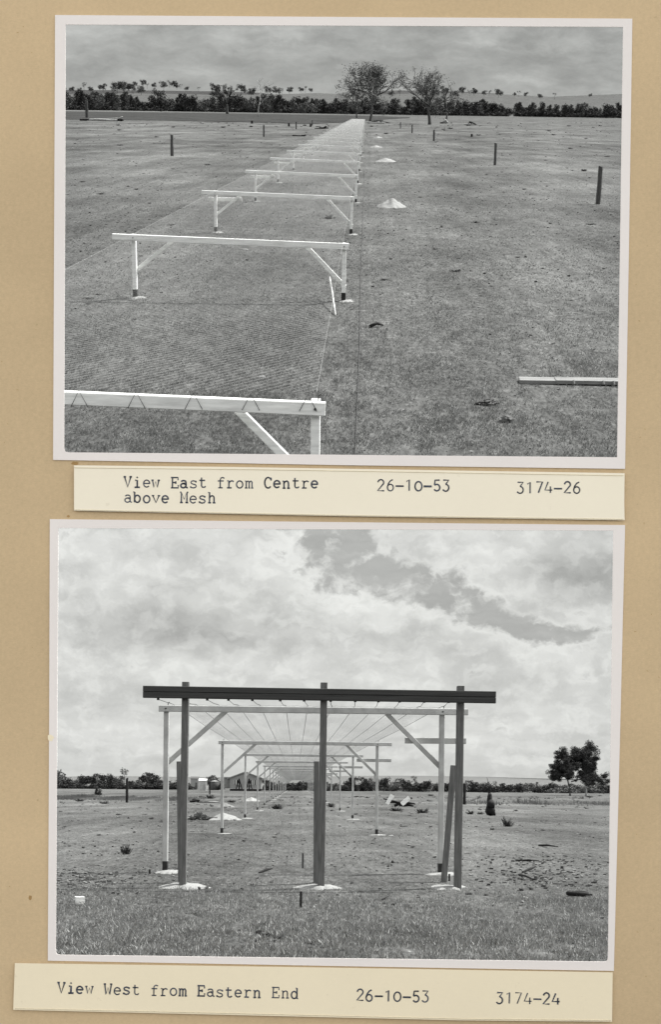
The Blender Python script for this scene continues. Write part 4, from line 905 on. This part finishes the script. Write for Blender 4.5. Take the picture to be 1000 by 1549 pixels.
weeds(U, [(90, 945, 186, 560, 900, .6, 2.0, 1.4)], 'small paler weeds all over the upper paddock', 24, 'blade_u')
# reed strip behind left posts
rng = np.random.default_rng(9); n = 5200
px = np.concatenate([rng.uniform(60, 300, n-900), rng.uniform(700, 940, 900)]); py = 1209+rng.normal(0, 1.0, n)+(px-200)*.012
Rm = np.array(L.R.transposed()); D = np.stack([(px-PX)/F, np.ones(n), (PY-py)/F], 1) @ Rm.T; t = -L.H/D[:, 2]; x = D[:, 0]*t; y = D[:, 1]*t
cl = np.array([mnoise.noise(Vector((a*.5, 3, 1))) for a in x]); h = np.clip(.28+.55*cl, .05, .8)*rng.uniform(.5, 1.1, n)
V = np.stack([np.stack([x-.04, y, 0*x], 1), np.stack([x+.04, y, 0*x], 1), np.stack([x+rng.uniform(-.12, .12, n), y+.1, h], 1)], 1).reshape(-1, 3)
o = link('reeds', np_mesh('reeds', V, np.arange(3*n).reshape(n, 3), M['leaf'])); L.put(o); tag(o, 'dark strip of rough reeds along a drain behind the left posts', 'reeds', kind='stuff')

# ------------------------------------------------------------------ album page, prints, captions
D0 = 8.0; S = D0/F
def pg(px, py, y=D0): return Vector(((px-PX)/F*y, y, CAMZ+(PY-py)/F*y))
def ring_sheet(name, outer, holes, yf, th, m, parent=None, seg=14):
    """flat sheet with quad holes, front at yf, thickness th"""
    import bmesh
    bm = bmesh.new(); loops = []
    for q in [outer]+holes:
        vs = []
        for i in range(len(q)):
            a = Vector(q[i]); c = Vector(q[(i+1) % len(q)])
            vs.append(bm.verts.new(((a.x-PX)*S, yf, CAMZ+(PY-a.y)*S)))
        es = [bm.edges.new((vs[i], vs[(i+1) % len(vs)])) for i in range(len(vs))]; loops += es
    bmesh.ops.triangle_fill(bm, use_beauty=True, use_dissolve=False, edges=loops)
    fs = bm.faces[:]
    for f in fs:
        if f.normal.y > 0: f.normal_flip()
    ext = bmesh.ops.extrude_face_region(bm, geom=fs)
    for v in [e for e in ext['geom'] if isinstance(e, bmesh.types.BMVert)]: v.co.y += th
    bmesh.ops.recalc_face_normals(bm, faces=bm.faces[:])
    me = bpy.data.meshes.new(name); bm.to_mesh(me); bm.free(); me.materials.append(m); return link(name, me, parent)
in_u = [(99, 38), (943, 41.5), (934, 692), (96.5, 684.5)]
in_l = [(88, 799), (928, 803), (920, 1454.5), (84, 1444)]
def grow_q(q, d):
    cx = sum(p[0] for p in q)/4; cy = sum(p[1] for p in q)/4
    return [(p[0]+math.copysign(d, p[0]-cx), p[1]+math.copysign(d, p[1]-cy)) for p in q]
def corner_round(q, idx, r=5):
    out = []
    for i, p in enumerate(q):
        p = Vector(p)
        if i in idx:
            a = Vector(q[i-1]); b_ = Vector(q[(i+1) % len(q)])
            da = (a-p).normalized(); db = (b_-p).normalized()
            for t in (0, .33, .66, 1): 
                u = p+da*r*(1-t)**2+db*r*t**2; out.append((u.x, u.y))
        else: out.append((p.x, p.y))
    return out
page = ring_sheet('album_page', [(-350, -190), (1350, -190), (1350, 1690), (-350, 1690)], [grow_q(in_u, 6), grow_q(in_l, 6)], D0, .010, M['page'])
tag(page, 'brown card album page on which the two photographs and captions are mounted', 'album page')
p1 = ring_sheet('photo_print', [(83, 23.5), (520, 26.5), (957, 29), (952, 370), (946, 709.5), (520, 704), (80, 696)], [corner_round(in_u, (3,), 7)], D0-.006, .0035, M['print']); tag(p1, 'white-bordered upper photograph of the low white trestles seen from above', 'photograph', 'mounted photographs')
p2 = ring_sheet('photo_print', [(75, 785.5), (510, 790), (946, 794.5), (938, 1130), (929, 1468.5), (500, 1461), (72, 1453), (74, 1100)], [corner_round(in_l, (3, 2), 6)], D0-.006, .0035, M['print']); tag(p2, 'white-bordered lower photograph of the dark gantry and tall white trestles', 'photograph', 'mounted photographs')
s1 = ring_sheet('caption_slip', [(112, 704.5), (350, 707), (945, 716.5), (944.5, 760), (945, 787.5), (500, 781), (112, 773)], [], D0-.012, .003, M['slip']); tag(s1, 'cream typed caption slip under the upper photograph', 'caption slip', 'typed caption slips')
s2 = ring_sheet('caption_slip', [(22.5, 1456.5), (480, 1463), (927, 1470.5), (926, 1545), (700, 1543), (400, 1536), (20, 1527)], [], D0-.012, .003, M['slip2']); tag(s2, 'yellowed typed caption slip under the lower photograph', 'caption slip', 'typed caption slips')
for P_, par, off in (([(112, 771.2), (500, 779.2), (944, 785.5)], s1, 0), ([(22, 1525.5), (400, 1534), (700, 1541.3), (925, 1543.5)], s2, 0), ([(112, 707.5), (400, 710.5), (944, 719.5)], s1, 0)):
    MB().tube([pg(a, b_, D0-.0125) for a, b_ in P_], .0016, 5).obj('deckle_edge', M['slip_edge'], par)
# glue stains as thin films
for a, b_, r1, r2, sd in ((113, 701, 6, 3.2, 1), (76, 1116, 5, 6, 2), (103, 781, 2.5, 2, 3), (45, 1358, 3, 4, 4)):
    rr = random.Random(sd); n = 12; vs = [pg(a+math.cos(6.283*i/n)*r1*rr.uniform(.7, 1.1), b_+math.sin(6.283*i/n)*r2*rr.uniform(.7, 1.1), D0-(.0065 if sd == 2 else .0006)) for i in range(n)]
    MB().add([(v.x, v.y, v.z) for v in vs], [tuple(range(n))]).obj('glue_stain', M['stain'] if sd != 2 else M['slip2'], p2 if sd == 2 else page)

# typewriter lettering (strokes on a 12 x 16 cell)
def arc(cx, cy, rx, ry, a0, a1, n=12): return [(cx+rx*math.cos(R(a0+(a1-a0)*i/n)), cy+ry*math.sin(R(a0+(a1-a0)*i/n))) for i in range(n+1)]
G = {
 'V': [[(1.3, 15.5), (6, 0), (10.7, 15.5)], [(-.3, 15.5), (3.4, 15.5)], [(8.6, 15.5), (12.3, 15.5)]],
 'W': [[(1, 15.5), (3.2, 0), (6, 10), (8.8, 0), (11, 15.5)], [(-.5, 15.5), (3, 15.5)], [(9, 15.5), (12.5, 15.5)]],
 'i': [[(3, 10.5), (6.2, 10.5), (6.2, 0)], [(2.2, 0), (10.2, 0)], [(5.6, 14.2), (6.2, 15.2), (6.6, 14.4)]],
 'e': [[(1.4, 5.6), (10.6, 5.6)]+arc(6, 5.4, 4.6, 5.3, 0, 318, 16)],
 'w': [[(1.2, 10.5), (3.4, 0), (6, 8.3), (8.6, 0), (10.8, 10.5)], [(-.4, 10.5), (3, 10.5)], [(9, 10.5), (12.4, 10.5)]],
 'E': [[(2.6, 0), (2.6, 15.5)], [(.4, 15.5), (11, 15.5), (11, 11.6)], [(.4, 0), (11.4, 0), (11.4, 4.2)], [(2.6, 8), (7.6, 8)], [(7.6, 10), (7.6, 6)]],
 'a': [[(1.8, 9), (3.2, 10.4), (5.8, 10.8), (8.2, 10.1), (9, 8), (9, 1.6), (10, .2), (11.8, .1)], arc(5, 3.1, 3.9, 3.2, 20, 340, 14), [(3.5, 6), (6, 6.6), (9, 6.3)]],
 's': [[(9.8, 8.6), (8.6, 10.2), (6, 10.8), (3.2, 10.1), (2.2, 8.3), (3.2, 6.5), (6, 5.6), (9.2, 4.7), (10.3, 2.7), (9, .6), (6, -.1), (3, .5), (1.8, 2.2)], [(9.9, 10.8), (9.9, 8.2)], [(1.8, 0), (1.8, 2.6)]],
 't': [[(4.5, 14.8), (4.5, 2.2), (5.8, .3), (8.5, 0), (10.8, 1.6)], [(1.2, 10.5), (9.8, 10.5)]],
 'f': [[(4.8, 0), (4.8, 12.3), (6, 14.8), (8.5, 15.6), (11, 14.3)], [(1.2, 10.3), (9.8, 10.3)], [(1.8, 0), (8.6, 0)]],
 'r': [[(1.1, 10.5), (3.8, 10.5), (3.8, 0)], [(3.8, 7), (5.6, 9.7), (8.4, 10.7), (11, 9.4)], [(1, 0), (8, 0)]],
 'o': [arc(6, 5.3, 4.7, 5.4, 0, 360, 18)],
 'm': [[(-.3, 10.5), (1.6, 10.5), (1.6, 0)], [(1.6, 8), (3, 10.3), (4.8, 10.5), (6, 8.6), (6, 0)], [(6, 8.2), (7.6, 10.3), (9.2, 10.5), (10.4, 8.6), (10.4, 0)], [(-.3, 0), (3.3, 0)], [(4.8, 0), (7.4, 0)], [(9, 0), (12.3, 0)]],
 'C': [arc(6.2, 7.8, 5.1, 8, 45, 318, 18), [(10.6, 15.6), (10.6, 11.2)]],
 'n': [[(.5, 10.5), (2.6, 10.5), (2.6, 0)], [(2.6, 7.4), (4.4, 10), (6.8, 10.8), (8.8, 9.6), (9.4, 7.4), (9.4, 0)], [(.6, 0), (4.8, 0)], [(7.4, 0), (11.6, 0)]],
 'b': [[(.3, 15.5), (2.3, 15.5), (2.3, 0)], arc(6.5, 5.3, 4.2, 5.4, 0, 360, 16)],
 'v': [[(1.3, 10.5), (6, 0), (10.7, 10.5)], [(-.3, 10.5), (3.4, 10.5)], [(8.6, 10.5), (12.3, 10.5)]],
 'M': [[(1.8, 0), (1.8, 15.5), (6, 5), (10.2, 15.5), (10.2, 0)], [(-.2, 15.5), (1.8, 15.5)], [(10.2, 15.5), (12.2, 15.5)], [(-.2, 0), (4, 0)], [(8, 0), (12.2, 0)]],
 'h': [[(.4, 15.5), (2.6, 15.5), (2.6, 0)], [(2.6, 7.4), (4.4, 10), (6.8, 10.8), (8.8, 9.6), (9.4, 7.4), (9.4, 0)], [(.6, 0), (4.8, 0)], [(7.4, 0), (11.6, 0)]],
 'd': [[(7.6, 15.5), (9.6, 15.5), (9.6, 0), (11.6, 0)], arc(5.4, 5.3, 4.2, 5.4, 0, 360, 16)],
 '2': [[(1.5, 13)]+arc(6, 12.6, 4.3, 4.4, 160, -25, 10)+[(1.2, .2), (11, .2)]],
 '6': [[(9.6, 17)]+[(6, 15.2), (3, 11), (1.6, 6.5)]+arc(6, 5, 4.5, 5, 170, 520, 18)],
 '-': [[(.3, 7), (12.6, 7)]],
 '1': [[(2.6, 13.8), (6.6, 16.6), (6.6, 0)]],
 '0': [arc(6, 7.3, 5.2, 7, 0, 360, 20)],
 '5': [[(10, 16.4), (3.2, 16.4), (2.3, 9.2)]+arc(5.8, 5.1, 4.5, 5, 130, -150, 14)],
 '3': [[(1.8, 16.4), (10, 16.4), (5.6, 10.2)]+arc(5.4, 4.9, 4.8, 5.2, 85, -150, 14)],
 '7': [[(1.4, 16.4), (10.6, 16.4), (4.4, 0)]],
 '4': [[(9, 0), (9, 10)], [(11.8, 4.4), (.8, 4.4), (5.6, 16.8)]],
}
def type_line(text, x0, y0_, x1, y1_, par, seed, sc_=1.0, pitch=14.13):
    r = random.Random(seed); n = len(text); b = None
    ax = (Vector((x1, y1_))-Vector((x0, y0_))).normalized(); ay = Vector((ax.y, -ax.x))
    for i, ch in enumerate(text):
        if ch == ' ' or b is None:
            if b is not None: b.obj('typed_word', M['ink'], par)
            b = MB()
        if ch == ' ': continue
        jx, jy = r.uniform(-.4, .4), r.uniform(-.5, .5); th = r.uniform(.8, 1.12)*(1.25 if ch == '-' else 1)
        for st in G[ch]:
            pts = []
            for (gx_, gy_) in st:
                p = Vector((x0, y0_))+ax*(i*pitch+(gx_+jx)*sc_)+ay*((gy_+jy)*sc_)
                pts.append(pg(p.x, p.y, D0-.0125))
            if len(pts) > 2 and (pts[0]-pts[-1]).length < 1e-4: pts[-1] = pts[-1]+Vector((1e-4, 0, 0))
            b.tube(pts, (.0036 if (len(pts) > 3 or ch not in 'i') else .0042)*th, 6, .25)
    return b.obj('typed_word', M['ink'], par)
type_line('View East from Centre', 187, 737, 484, 738.5, s1, 1)
type_line('above Mesh', 187, 760, 330, 761, s1, 2)
type_line('26-10-53', 570.5, 742.5, 684, 743, s1, 3)
type_line('3174-26', 782, 745.5, 882, 746, s1, 4)
type_line('View West from Eastern End', 86, 1502, 454, 1510.5, s2, 5)
type_line('26-10-53', 538.5, 1513.5, 652, 1516, s2, 6)
type_line('3174-24', 750.5, 1517.5, 850, 1519.5, s2, 7)
# small dark flecks and scratches on the card
rr = random.Random(12)
for i in range(26):
    a, b_ = (rr.uniform(2, 68), rr.uniform(5, 1450)) if i % 2 else (rr.uniform(962, 998), rr.uniform(5, 1540))
    l = rr.uniform(1, 3.5); t = rr.uniform(0, 3.14)
    MB().tube([pg(a, b_, D0-.0008), pg(a+math.cos(t)*l, b_+math.sin(t)*l, D0-.0008)], .0011, 5, .3).obj('fibre_fleck', M['stain'], page)
